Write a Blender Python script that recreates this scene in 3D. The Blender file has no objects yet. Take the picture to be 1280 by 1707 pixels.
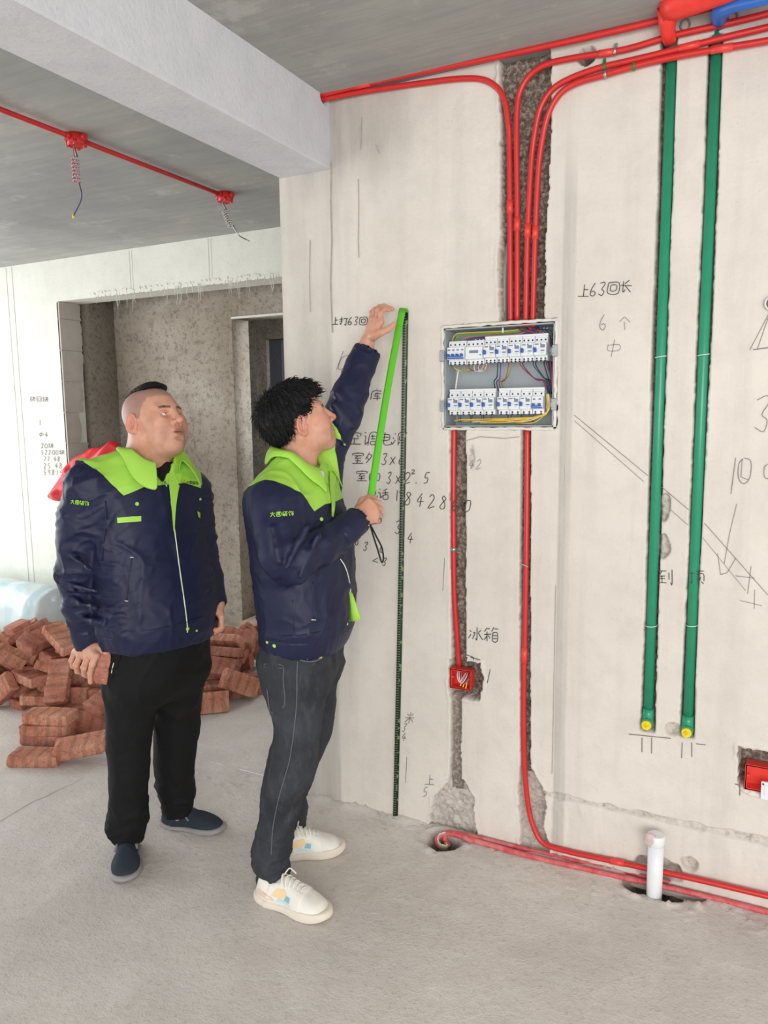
import bpy, math, random
import numpy as np
from mathutils import Vector, Matrix
random.seed(4); RNG = np.random.RandomState(7)
SC = bpy.context.scene; COL = SC.collection
# ---------------------------------------------------------------- camera
FPX, YAW, PITCH, ROLL = 1264.4, .47352, .13013, -.011314
CAM = np.array([1.776, -2.5962, 1.634])
_f = np.array([-math.sin(YAW)*math.cos(PITCH), math.cos(YAW)*math.cos(PITCH), -math.sin(PITCH)])
_r0 = np.array([math.cos(YAW), math.sin(YAW), 0.]); _u0 = np.cross(_r0, _f)
_rt = _r0*math.cos(ROLL)+_u0*math.sin(ROLL); _up = -_r0*math.sin(ROLL)+_u0*math.cos(ROLL)
cam = bpy.data.objects.new('camera', bpy.data.cameras.new('camera')); COL.objects.link(cam); SC.camera = cam
cam.matrix_world = Matrix(((_rt[0], _up[0], -_f[0], CAM[0]), (_rt[1], _up[1], -_f[1], CAM[1]), (_rt[2], _up[2], -_f[2], CAM[2]), (0, 0, 0, 1)))
cam.data.sensor_fit = 'HORIZONTAL'; cam.data.sensor_width = 36; cam.data.lens = 36*FPX/1280; cam.data.clip_start = .02
# ---------------------------------------------------------------- light
SC.view_settings.view_transform = 'Standard'; SC.view_settings.look = 'None'; SC.view_settings.gamma = 1
SC.view_settings.use_curve_mapping = False; SC.view_settings.exposure = 0.30
w = bpy.data.worlds.new('overcast_sky'); SC.world = w; w.use_nodes = True
bg = w.node_tree.nodes['Background']; bg.inputs[0].default_value = (.93, .96, 1.0, 1); bg.inputs[1].default_value = 0.95
def area(name, loc, target, sx, sy, power, col):
    l = bpy.data.lights.new(name, 'AREA'); l.shape = 'RECTANGLE'; l.size = sx; l.size_y = sy; l.energy = power; l.color = col
    o = bpy.data.objects.new(name, l); COL.objects.link(o); o.location = loc
    o.rotation_euler = (Vector(target)-Vector(loc)).to_track_quat('-Z', 'Y').to_euler(); return o
area('window_light', (-4.55, -.6, 1.5), (0, -.6, 1.3), 3.2, 2.2, 76, (.93, .97, 1.0))
area('window_light', (3.2, -5.2, 1.6), (.5, 0, 1.2), 3.2, 2.2, 130, (1.0, .98, .95))

# ---------------------------------------------------------------- helpers
def ray(x, y): return _rt*(x-640)/FPX - _up*(y-853.5)/FPX + _f
def at(x, y, Y=0.):            # point on the vertical plane y = Y seen at that place
    q = ray(x, y); return CAM + q*((Y-CAM[1])/q[1])
def atz(x, y, Z=0.):           # point on a level plane
    q = ray(x, y); return CAM + q*((Z-CAM[2])/q[2])
def W(x, y): p = at(x, y, 0); return (p[0], p[2])
def vec(*a): return np.array(a, float)
def unit(v): v = np.asarray(v, float); return v/np.linalg.norm(v)
def noise3(P, seed=0):         # smooth value noise, -1..1
    P = np.asarray(P, float); I = np.floor(P).astype(np.int64); f = P-I; f = f*f*(3-2*f)
    def hsh(i, j, k):
        n = (i*73856093) ^ (j*19349663) ^ (k*83492791) ^ (seed*2654435761 % 2**31)
        n = (n ^ (n >> 13))*1274126177 & 0x7fffffff; n = (n ^ (n >> 16)) & 0xffff
        return n/32767.5-1
    r = 0
    for a in (0, 1):
        for b in (0, 1):
            for c in (0, 1):
                wgt = (f[..., 0] if a else 1-f[..., 0])*(f[..., 1] if b else 1-f[..., 1])*(f[..., 2] if c else 1-f[..., 2])
                r = r+wgt*hsh(I[..., 0]+a, I[..., 1]+b, I[..., 2]+c)
    return r
def fbm(P, oct=3, seed=0):
    P = np.asarray(P, float); r = 0; a = 1.; s = 0
    for o in range(oct): r = r+a*noise3(P*(2**o)+o*17.3, seed+o); s += a; a *= .5
    return r/s
def sstep(a, b, x): t = np.clip((x-a)/(b-a), 0, 1); return t*t*(3-2*t)

def mesh_from(V, Fc, smooth=False, name='m'):
    me = bpy.data.meshes.new(name); V = np.asarray(V, np.float32)
    if isinstance(Fc, np.ndarray):
        n, k = Fc.shape
        me.vertices.add(len(V)); me.vertices.foreach_set('co', V.ravel())
        me.loops.add(n*k); me.loops.foreach_set('vertex_index', Fc.astype(np.int32).ravel())
        me.polygons.add(n); me.polygons.foreach_set('loop_start', np.arange(0, n*k, k, dtype=np.int32))
        me.update(calc_edges=True)
    else:
        me.from_pydata([tuple(map(float, v)) for v in V], [], [tuple(map(int, f)) for f in Fc]); me.update()
    if smooth: me.shade_smooth()
    return me
def attr(me, name, vals):
    a = me.attributes.new(name, 'FLOAT', 'POINT'); a.data.foreach_set('value', np.asarray(vals, np.float32))
def tag(o, label=None, cat=None, group=None, kind=None):
    if label: o['label'] = label
    if cat: o['category'] = cat
    if group: o['group'] = group
    if kind: o['kind'] = kind
    return o
def empty(name, loc, label=None, cat=None, group=None):
    o = bpy.data.objects.new(name, None); COL.objects.link(o); o.location = tuple(map(float, loc)); o.empty_display_size = .05
    return tag(o, label, cat, group)
def worldloc(o):
    p = Vector((0, 0, 0))
    while o: p = p+o.location; o = o.parent
    return p
def link(name, me, mats, parent=None, base=None):
    """link one mesh (built in world coordinates) as one object; its origin goes to base or the parent's"""
    o = bpy.data.objects.new(name, me); COL.objects.link(o)
    for m in (mats if isinstance(mats, (list, tuple)) else [mats]): me.materials.append(m)
    if parent is not None:
        me.transform(Matrix.Translation(-worldloc(parent))); o.parent = parent
    elif base is not None:
        b = Vector(tuple(map(float, base))); me.transform(Matrix.Translation(-b)); o.location = b
    return o
class MB:
    def __init__(s): s.V = []; s.F = []; s.mi = []; s.S = []
    def add(s, V, F, mi=0, smooth=False):
        n = len(s.V); s.V += [tuple(map(float, v)) for v in V]
        for f in F: s.F.append(tuple(n+i for i in f)); s.mi.append(mi); s.S.append(smooth)
        return s
    def box(s, c, d, M=None, mi=0, bev=0.0):
        c = np.asarray(c, float); h = np.asarray(d, float)/2
        b = min(bev, h.min()*.9)
        if b <= 0:
            V = [(x, y, z) for x in (-h[0], h[0]) for y in (-h[1], h[1]) for z in (-h[2], h[2])]
            F = [(0, 1, 3, 2), (4, 6, 7, 5), (0, 4, 5, 1), (2, 3, 7, 6), (0, 2, 6, 4), (1, 5, 7, 3)]
        else:
            V = []; idx = {}
            for sx in (-1, 1):
                for sy in (-1, 1):
                    for sz in (-1, 1):
                        for a in range(3):
                            p = [sx*(h[0]-b), sy*(h[1]-b), sz*(h[2]-b)]; p[a] += (sx, sy, sz)[a]*b
                            idx[(sx, sy, sz, a)] = len(V); V.append(p)
            F = []
            for a in range(3):
                o1, o2 = (a+1) % 3, (a+2) % 3
                for sg in (-1, 1):
                    q = []
                    for u, v in ((-1, -1), (1, -1), (1, 1), (-1, 1)):
                        k = [0, 0, 0]; k[a] = sg; k[o1] = u; k[o2] = v; q.append(idx[(k[0], k[1], k[2], a)])
                    F.append(q if sg > 0 else q[::-1])
            for a in range(3):
                o1, o2 = (a+1) % 3, (a+2) % 3
                for u in (-1, 1):
                    for v in (-1, 1):
                        k0 = [0, 0, 0]; k0[o1] = u; k0[o2] = v; k1 = list(k0); k0[a] = -1; k1[a] = 1
                        q = [idx[(*k0, o1)], idx[(*k1, o1)], idx[(*k1, o2)], idx[(*k0, o2)]]
                        F.append(q if u*v < 0 else q[::-1])
            for sx in (-1, 1):
                for sy in (-1, 1):
                    for sz in (-1, 1):
                        q = [idx[(sx, sy, sz, 0)], idx[(sx, sy, sz, 1)], idx[(sx, sy, sz, 2)]]
                        F.append(q if sx*sy*sz > 0 else q[::-1])
        V = np.array(V, float)
        if M is not None: V = V@np.asarray(M, float).T
        return s.add(V+c, F, mi)
    def tube(s, pts, r, n=10, mi=0, cap=True, flat=None, up0=(0, 0, 1)):
        P = np.array(pts, float); m = len(P); rr = np.full(m, r) if np.isscalar(r) else np.array(r, float)
        T = np.gradient(P, axis=0); T /= np.linalg.norm(T, axis=1)[:, None]+1e-12
        u = np.array(up0, float); u -= T[0]*(u@T[0])
        if np.linalg.norm(u) < 1e-3: u = np.array([1., 0, 0])-T[0]*T[0][0]
        u = unit(u); V = []
        for i in range(m):
            u = u-T[i]*(u@T[i]); u = unit(u); v = np.cross(T[i], u)
            for k in range(n):
                a = 2*math.pi*k/n; fu, fv = (1, 1) if flat is None else flat
                V.append(P[i]+rr[i]*(math.cos(a)*u*fu+math.sin(a)*v*fv))
        F = [(i*n+k, i*n+(k+1) % n, (i+1)*n+(k+1) % n, (i+1)*n+k) for i in range(m-1) for k in range(n)]
        if cap: F += [tuple(range(n))[::-1], tuple((m-1)*n+k for k in range(n))]
        n0 = len(s.V); s.add(V, F, mi, True)
        if cap: s.S[-1] = s.S[-2] = False
        return s
    def cyl(s, a, b, r, n=20, mi=0, r2=None):
        a = np.array(a, float); b = np.array(b, float)
        return s.tube([a, b], [r, r if r2 is None else r2], n, mi)
    def disc(s, c, nrm, r, t, n=20, mi=0):
        c = np.array(c, float); nrm = unit(nrm); return s.cyl(c-nrm*t/2, c+nrm*t/2, r, n, mi)
    def prism(s, poly, z0, z1, fn, mi=0):      # poly of 2-D points, fn(u, v, w) -> point
        n = len(poly); V = [fn(u, v, z0) for u, v in poly]+[fn(u, v, z1) for u, v in poly]
        F = [tuple(range(n))[::-1], tuple(range(n, 2*n))]+[(i, (i+1) % n, n+(i+1) % n, n+i) for i in range(n)]
        return s.add(V, F, mi)
    def build(s, name, mats, parent=None, base=None):
        me = mesh_from(s.V, s.F, name=name)
        me.polygons.foreach_set('material_index', s.mi); me.polygons.foreach_set('use_smooth', s.S)
        return link(name, me, mats, parent, base)
def crom(P, n=8, closed=False):
    P = np.array(P, float); out = []
    m = len(P)
    for i in range(m-1 if not closed else m):
        p0 = P[i-1] if (i > 0 or closed) else 2*P[0]-P[1]; p1 = P[i]; p2 = P[(i+1) % m]
        p3 = P[(i+2) % m] if (i+2 < m or closed) else 2*P[-1]-P[-2]
        for t in np.linspace(0, 1, n, endpoint=False):
            out.append(.5*((2*p1)+(-p0+p2)*t+(2*p0-5*p1+4*p2-p3)*t*t+(-p0+3*p1-3*p2+p3)*t**3))
    if not closed: out.append(P[-1])
    return np.array(out)

# ---------------------------------------------------------------- materials
def lin(c): c = np.array(c[:3], float)/255; return tuple(np.where(c <= .04045, c/12.92, ((c+.055)/1.055)**2.4))+(1,)
class NT:
    def __init__(s, name):
        s.m = bpy.data.materials.new(name); s.m.use_nodes = True; s.t = s.m.node_tree; s.b = s.t.nodes['Principled BSDF']; s.N = s.t.nodes
    def n(s, kind, **kw):
        o = s.N.new(kind)
        for k, v in kw.items():
            if k.startswith('i_'): o.inputs[int(k[2:]) if k[2:].isdigit() else k[2:].replace('_', ' ')].default_value = v
            else: setattr(o, k, v)
        return o
    def l(s, a, b): s.t.links.new(a, b)
    def coord(s, scale=(1, 1, 1), which='Object', rot=(0, 0, 0)):
        if not hasattr(s, 'tc'): s.tc = s.n('ShaderNodeTexCoord')
        mp = s.n('ShaderNodeMapping'); mp.inputs['Scale'].default_value = scale; mp.inputs['Rotation'].default_value = rot; s.l(s.tc.outputs[which], mp.inputs[0]); return mp.outputs[0]
    def noise(s, scale, detail=4, rough=.55, co=None, dist=0.):
        o = s.n('ShaderNodeTexNoise'); o.inputs['Scale'].default_value = scale; o.inputs['Detail'].default_value = detail; o.inputs['Roughness'].default_value = rough
        o.inputs['Distortion'].default_value = dist
        s.l(co if co is not None else s.coord(), o.inputs['Vector']); return o.outputs['Fac']
    def ramp(s, fac, stops):
        o = s.n('ShaderNodeValToRGB'); e = o.color_ramp.elements
        while len(e) < len(stops): e.new(.5)
        for i, (p, c) in enumerate(stops):
            e[i].position = p; e[i].color = c if len(c) == 4 else tuple(c)+(1,)
        s.l(fac, o.inputs[0]); return o.outputs[0]
    def mix(s, fac, a, b, mode='MIX'):
        o = s.n('ShaderNodeMix', data_type='RGBA', blend_type=mode)
        for k, v in ((0, fac), (6, a), (7, b)):
            if isinstance(v, (int, float)): o.inputs[k].default_value = v
            elif isinstance(v, tuple): o.inputs[k].default_value = v
            else: s.l(v, o.inputs[k])
        return o.outputs[2]
    def math(s, op, a, b=None, clamp=False):
        o = s.n('ShaderNodeMath', operation=op); o.use_clamp = clamp
        for k, v in ((0, a), (1, b)):
            if v is None: continue
            if isinstance(v, (int, float)): o.inputs[k].default_value = v
            else: s.l(v, o.inputs[k])
        return o.outputs[0]
    def at(s, name): o = s.n('ShaderNodeAttribute', attribute_name=name); return o.outputs['Fac']
    def thr(s, v, w=.0005, c=0.): return s.math('ADD', s.math('MULTIPLY', s.math('SUBTRACT', v, c), 1/w), .5, True)
    def bump(s, h, strength=.5, dist=.01):
        o = s.n('ShaderNodeBump'); o.inputs['Strength'].default_value = strength; o.inputs['Distance'].default_value = dist
        s.l(h, o.inputs['Height']); s.l(o.outputs[0], s.b.inputs['Normal']); return o
    def base(s, c):
        if isinstance(c, tuple): s.b.inputs['Base Color'].default_value = c
        else: s.l(c, s.b.inputs['Base Color'])
    def set(s, rough=None, metal=None, spec=None, **kw):
        if rough is not None: s.b.inputs['Roughness'].default_value = rough
        if metal is not None: s.b.inputs['Metallic'].default_value = metal
        if spec is not None: s.b.inputs['Specular IOR Level'].default_value = spec
        for k, v in kw.items(): s.b.inputs[k.replace('_', ' ')].default_value = v
        return s
def plain(name, rgb, rough=.5, metal=0, var=.08, vs=30, bump=.0, spec=.5):
    t = NT(name); c = lin(rgb); f = t.noise(vs, 3)
    t.base(t.mix(t.ramp(f, [(.3, (0, 0, 0)), (.7, (1, 1, 1))]), tuple(x*(1-var) for x in c[:3])+(1,), tuple(min(1, x*(1+var)) for x in c[:3])+(1,)))
    t.set(rough, metal, spec)
    if bump: t.bump(t.noise(vs*4, 3), bump, .002)
    return t.m
# ---------------------------------------------------------------- smooth solids: fields meshed on a grid
def cone(a, b, ra, rb, w=None, s=1.):
    a = np.array(a, float); ab = np.array(b, float)-a; L = ab@ab+1e-12; w = None if w is None else unit(w)
    def f(p):
        q = p-a; t = np.clip(q@ab/L, 0, 1); q = q-t[:, None]*ab
        if w is not None: q = q+np.outer(q@w, w*(1/s-1))
        return np.sqrt((q*q).sum(1))-(ra+t*(rb-ra))
    return f
def ell(c, r, M=None):
    c = np.array(c, float); r = np.array(r, float); M = None if M is None else np.array(M, float)
    def f(p):
        q = p-c
        if M is not None: q = q@M          # columns of M are the axes
        k0 = np.sqrt(((q/r)**2).sum(1)); k1 = np.sqrt(((q/r**2)**2).sum(1))+1e-9
        return k0*(k0-1)/k1
    return f
def rbox(c, h, rad, M=None):
    c = np.array(c, float); h = np.array(h, float)-rad; M = None if M is None else np.array(M, float)
    def f(p):
        q = p-c
        if M is not None: q = q@M
        q = np.abs(q)-h; return np.sqrt((np.maximum(q, 0)**2).sum(1))+np.minimum(q.max(1), 0)-rad
    return f
def loftz(st, n=2.):      # stations (z, cx, cy, a, b, heading): level sections, b along the heading, a across
    st = sorted(st); A = np.array(st, float)
    zs = np.linspace(A[0, 0], A[-1, 0], 6*len(A))
    B = np.zeros((len(zs), 5)); C = crom(A, 8)
    for k in range(5): B[:, k] = np.interp(zs, C[:, 0], C[:, k+1])
    z0, z1 = A[0, 0], A[-1, 0]
    def f(p):
        z = p[:, 2]; cx, cy, a, b, h = (np.interp(z, zs, B[:, k]) for k in range(5))
        x = p[:, 0]-cx; y = p[:, 1]-cy; u = x*np.cos(h)+y*np.sin(h); v = -x*np.sin(h)+y*np.cos(h)
        rho = (np.abs(u/b)**n+np.abs(v/a)**n+1e-12)**(1/n)
        d = (rho-1)*np.minimum(a, b)*1.0
        dz = np.maximum(z-z1, z0-z); rnd = .012
        return np.where((d > -rnd) & (dz > -rnd), np.hypot(np.maximum(d+rnd, 0), np.maximum(dz+rnd, 0))-rnd, np.maximum(d, dz))
    return f
def smin(a, b, k):
    if k <= 0: return np.minimum(a, b)
    h = np.maximum(k-np.abs(a-b), 0)/k; return np.minimum(a, b)-h*h*k*.25
class Solid:
    def __init__(s): s.ops = []
    def u(s, f, k=.01): s.ops.append((1, f, k)); return s
    def sub(s, f, k=.005): s.ops.append((-1, f, k)); return s
    def cut(s, f, k=.0): s.ops.append((0, f, k)); return s      # keep only inside f
    def chain(s, pts, rs, k=.006, k0=None, w=None, sc=1.):
        for i in range(len(pts)-1): s.u(cone(pts[i], pts[i+1], rs[i], rs[i+1], w, sc), (k0 if (i == 0 and k0 is not None) else k))
        return s
    def __call__(s, p):
        d = None
        for m, f, k in s.ops:
            e = f(p)
            if d is None: d = e
            elif m == 1: d = smin(d, e, k)
            elif m == -1: d = -smin(-d, e, k)
            else: d = -smin(-d, -e, k)
        return d
def grad(f, p, e=5e-4):
    d0 = f(p); g = np.stack([f(p+np.eye(3)[k]*e)-d0 for k in range(3)], 1)/e
    return d0, g
def meshify(f, lo, hi, h, polish=True, slack=1.6):
    lo = np.array(lo, float); hi = np.array(hi, float); B = 8
    nb = np.ceil((hi-lo)/(h*B)).astype(int); n = nb*B
    c = np.stack(np.meshgrid(*[np.arange(k) for k in nb], indexing='ij'), -1).reshape(-1, 3)
    dc = f(lo+(c+.5)*h*B); fld = np.full(tuple(n), 1., np.float32)
    near = np.abs(dc) < h*B*.87*slack
    F6 = fld.reshape(nb[0], B, nb[1], B, nb[2], B)
    ins = c[(~near) & (dc < 0)]; F6[ins[:, 0], :, ins[:, 1], :, ins[:, 2], :] = -1
    off = np.stack(np.meshgrid(*[np.arange(B)]*3, indexing='ij'), -1).reshape(-1, 3); cn = c[near]
    for s in range(0, len(cn), 400):
        cc = cn[s:s+400]; P = (cc[:, None, :]*B+off[None]).reshape(-1, 3)
        F6[cc[:, 0], :, cc[:, 1], :, cc[:, 2], :] = f(lo+P*h).reshape(len(cc), B, B, B)
    fld[0] = fld[-1] = 1; fld[:, 0] = fld[:, -1] = 1; fld[:, :, 0] = fld[:, :, -1] = 1
    I = fld < 0; g = [slice(0, -1), slice(1, None)]
    cnt = sum(I[g[a], g[b], g[d]].astype(np.int8) for a in (0, 1) for b in (0, 1) for d in (0, 1))
    ac = np.argwhere((cnt > 0) & (cnt < 8)); ids = -np.ones(cnt.shape, np.int32); ids[tuple(ac.T)] = np.arange(len(ac))
    S = np.zeros((len(ac), 3)); N = np.zeros(len(ac))
    for ax in range(3):
        o1, o2 = (ax+1) % 3, (ax+2) % 3
        for a in (0, 1):
            for b in (0, 1):
                p0 = ac.copy(); p0[:, o1] += a; p0[:, o2] += b; p1 = p0.copy(); p1[:, ax] += 1
                v0 = fld[tuple(p0.T)]; v1 = fld[tuple(p1.T)]; m = (v0 < 0) != (v1 < 0)
                t = np.where(m, v0/np.where(m, v0-v1, 1), 0); q = p0.astype(float); q[:, ax] += t
                S[m] += q[m]; N[m] += 1
    V = lo+S/N[:, None]*h; Q = []
    for ax in range(3):
        o1, o2 = (ax+1) % 3, (ax+2) % 3
        sl0 = [slice(None)]*3; sl1 = [slice(None)]*3; sl0[ax] = slice(0, -1); sl1[ax] = slice(1, None)
        e = np.argwhere(I[tuple(sl0)] != I[tuple(sl1)])
        pos = I[tuple(e.T)]
        q = []
        for a, b in ((-1, -1), (0, -1), (0, 0), (-1, 0)):
            k = e.copy(); k[:, o1] += a; k[:, o2] += b; q.append(ids[tuple(k.T)])
        q = np.stack(q, 1); q[~pos] = q[~pos][:, ::-1]; Q.append(q)
    Q = np.concatenate(Q); Q = Q[(Q >= 0).all(1)]
    if polish:
        d, G = grad(f, V); L = np.sqrt((G*G).sum(1))+1e-6; st = np.clip(d/np.maximum(L, .5), -h*.6, h*.6); V = V-G/L[:, None]*st[:, None]
    return V, Q
def vnormals(V, Q):
    n = np.cross(V[Q[:, 2]]-V[Q[:, 0]], V[Q[:, 3]]-V[Q[:, 1]]); N = np.zeros_like(V)
    for k in range(4): np.add.at(N, Q[:, k], n)
    return N/(np.linalg.norm(N, axis=1)[:, None]+1e-12)
def rotm(yaw=0, pitch=0, roll=0):     # columns: forward x, left y, up z; yaw about z, pitch > 0 looks up
    cy, sy, cp, sp, cr, sr = math.cos(yaw), math.sin(yaw), math.cos(pitch), math.sin(pitch), math.cos(roll), math.sin(roll)
    Rz = np.array([[cy, -sy, 0], [sy, cy, 0], [0, 0, 1]]); Ry = np.array([[cp, 0, -sp], [0, 1, 0], [sp, 0, cp]]); Rx = np.array([[1, 0, 0], [0, cr, -sr], [0, sr, cr]])
    return Rz@Ry@Rx
def station(pl, pr, py, Y, a, b, head, fit='both'):
    """level section seen between pl and pr at row py, centred on the plane y=Y"""
    c = at((pl+pr)/2, py, Y); q = c-CAM; dep = q@_f; hw = abs(pr-pl)/2*dep/FPX
    r = unit([q[1], -q[0], 0]); F = vec(math.cos(head), math.sin(head), 0); L = vec(-math.sin(head), math.cos(head), 0)
    w0 = math.sqrt((a*(L@r))**2+(b*(F@r))**2); s = hw/w0
    return (c[2], c[0], c[1], a*s, b*s, head)
# ---------------------------------------------------------------- materials of the shell
def plaster(name, c_light, c_mid, conc=True, streak=True, pinch=1.0):
    t = NT(name)
    n1 = t.noise(1.6, 4, .6); n2 = t.noise(9, 5, .65); n3 = t.noise(2.2, 5, .6, t.coord((5, 5, .35)))
    c = t.mix(t.ramp(n1, [(.35, (0, 0, 0)), (.65, (1, 1, 1))]), lin(c_mid), lin(c_light))
    c = t.mix(t.math('MULTIPLY', t.ramp(n2, [(.45, (0, 0, 0)), (.75, (1, 1, 1))]), .35), c, lin([v*.90 for v in c_mid]))
    if streak: c = t.mix(t.math('MULTIPLY', t.ramp(n3, [(.5, (0, 0, 0)), (.72, (1, 1, 1))]), .5*pinch), c, lin([c_mid[0]*.93, c_mid[1]*.93, c_mid[2]*.935]))
    spk = t.noise(120, 2, .5); c = t.mix(t.math('MULTIPLY', t.ramp(spk, [(.66, (0, 0, 0)), (.74, (1, 1, 1))]), .25), c, lin([v*.72 for v in c_mid]))
    h = t.math('ADD', t.math('MULTIPLY', n2, .5), t.math('MULTIPLY', t.noise(60, 4, .6), .5))
    if conc:
        g = t.noise(70, 4, .7); cc = t.ramp(g, [(.3, lin((72, 62, 54))), (.5, lin((116, 104, 94))), (.62, lin((168, 154, 142))), (.8, lin((98, 70, 58)))])
        cl = t.ramp(t.noise(45, 4, .7), [(.3, lin((150, 143, 134))), (.5, lin((204, 196, 187))), (.8, lin((222, 214, 204)))])
        c = t.mix(t.at('lite'), c, cl); c = t.mix(t.at('conc'), c, cc)
        st = t.ramp(t.noise(14, 5, .6, t.coord((1, 1, .12))), [(.3, lin((122, 118, 113))), (.7, lin((190, 185, 178)))])
        c = t.mix(t.math('MULTIPLY', t.at('trowel'), .75), c, st)
    t.base(c); t.set(.9, 0, .2); t.bump(h, .35, .012); return t.m
M_wall = plaster('wall_plaster', (226, 219, 209), (217, 209, 199))
M_far = plaster('far_wall_plaster', (232, 232, 222), (224, 224, 212), pinch=.5)
M_beam = plaster('beam_plaster', (216, 216, 219), (205, 206, 212), conc=False, pinch=.6)
def slab():
    t = NT('ceiling_concrete'); n1 = t.noise(1.1, 5, .65); n2 = t.noise(3.0, 5, .6, t.coord((1, 7, 1), rot=(0, 0, .25))); n3 = t.noise(4, 5, .7)
    c = t.ramp(n1, [(.3, lin((150, 150, 148))), (.5, lin((166, 166, 162))), (.72, lin((186, 184, 178)))])
    c = t.mix(t.math('MULTIPLY', t.ramp(n2, [(.4, (0, 0, 0)), (.6, (1, 1, 1))]), .3), c, lin((140, 141, 142)))
    c = t.mix(t.math('MULTIPLY', t.ramp(n3, [(.58, (0, 0, 0)), (.66, (1, 1, 1))]), .35), c, lin((206, 204, 198)))
    t.base(c); t.set(.8, 0, .3); t.bump(n2, .25, .01); return t.m
M_ceil = slab()
def floormat():
    t = NT('floor_screed'); n1 = t.noise(1.3, 5, .6); n2 = t.noise(7, 6, .7); n3 = t.noise(45, 4, .7); n4 = t.noise(2.6, 6, .75, dist=1.2)
    c = t.ramp(n1, [(.3, lin((198, 192, 185))), (.5, lin((212, 205, 198))), (.7, lin((222, 215, 206)))])
    c = t.mix(t.math('MULTIPLY', t.ramp(n2, [(.4, (0, 0, 0)), (.7, (1, 1, 1))]), .4), c, lin((196, 186, 177)))
    c = t.mix(t.math('MULTIPLY', t.ramp(n4, [(.52, (0, 0, 0)), (.7, (1, 1, 1))]), .4), c, lin((230, 225, 218)))
    c = t.mix(t.math('MULTIPLY', t.ramp(n3, [(.56, (0, 0, 0)), (.68, (1, 1, 1))]), .35), c, lin((160, 150, 142)))
    c = t.mix(t.at('conc'), c, t.ramp(t.noise(60, 4, .7), [(.3, lin((70, 58, 52))), (.6, lin((128, 116, 106))), (.8, lin((165, 152, 142)))]))
    t.base(c); t.set(.88, 0, .25)
    t.bump(t.math('ADD', t.math('MULTIPLY', n3, .5), t.math('ADD', t.math('MULTIPLY', n2, .6), t.math('MULTIPLY', t.noise(130, 3, .6), .25))), .6, .012); return t.m
M_floor = floormat()
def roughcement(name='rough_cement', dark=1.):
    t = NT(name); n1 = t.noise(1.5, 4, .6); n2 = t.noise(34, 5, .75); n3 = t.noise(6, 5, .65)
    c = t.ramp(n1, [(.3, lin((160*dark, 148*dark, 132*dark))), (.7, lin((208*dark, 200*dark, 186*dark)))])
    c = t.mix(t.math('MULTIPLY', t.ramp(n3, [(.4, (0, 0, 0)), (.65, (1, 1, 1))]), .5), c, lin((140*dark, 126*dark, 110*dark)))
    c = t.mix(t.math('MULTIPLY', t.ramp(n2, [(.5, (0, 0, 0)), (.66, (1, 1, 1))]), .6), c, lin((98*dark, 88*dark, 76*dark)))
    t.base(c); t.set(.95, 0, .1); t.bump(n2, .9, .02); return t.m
M_rough = roughcement(); M_rough2 = roughcement('darker_cement', .82)  # second is the same cement with every tone scaled darker
M_block = plaster('grey_block', (196, 190, 182), (180, 174, 166), conc=False)
M_dark = plain('dark_grey_board', (70, 72, 78), .8)  # even dark grey for the board in the dark hall doorway
CH = 2.8
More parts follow.
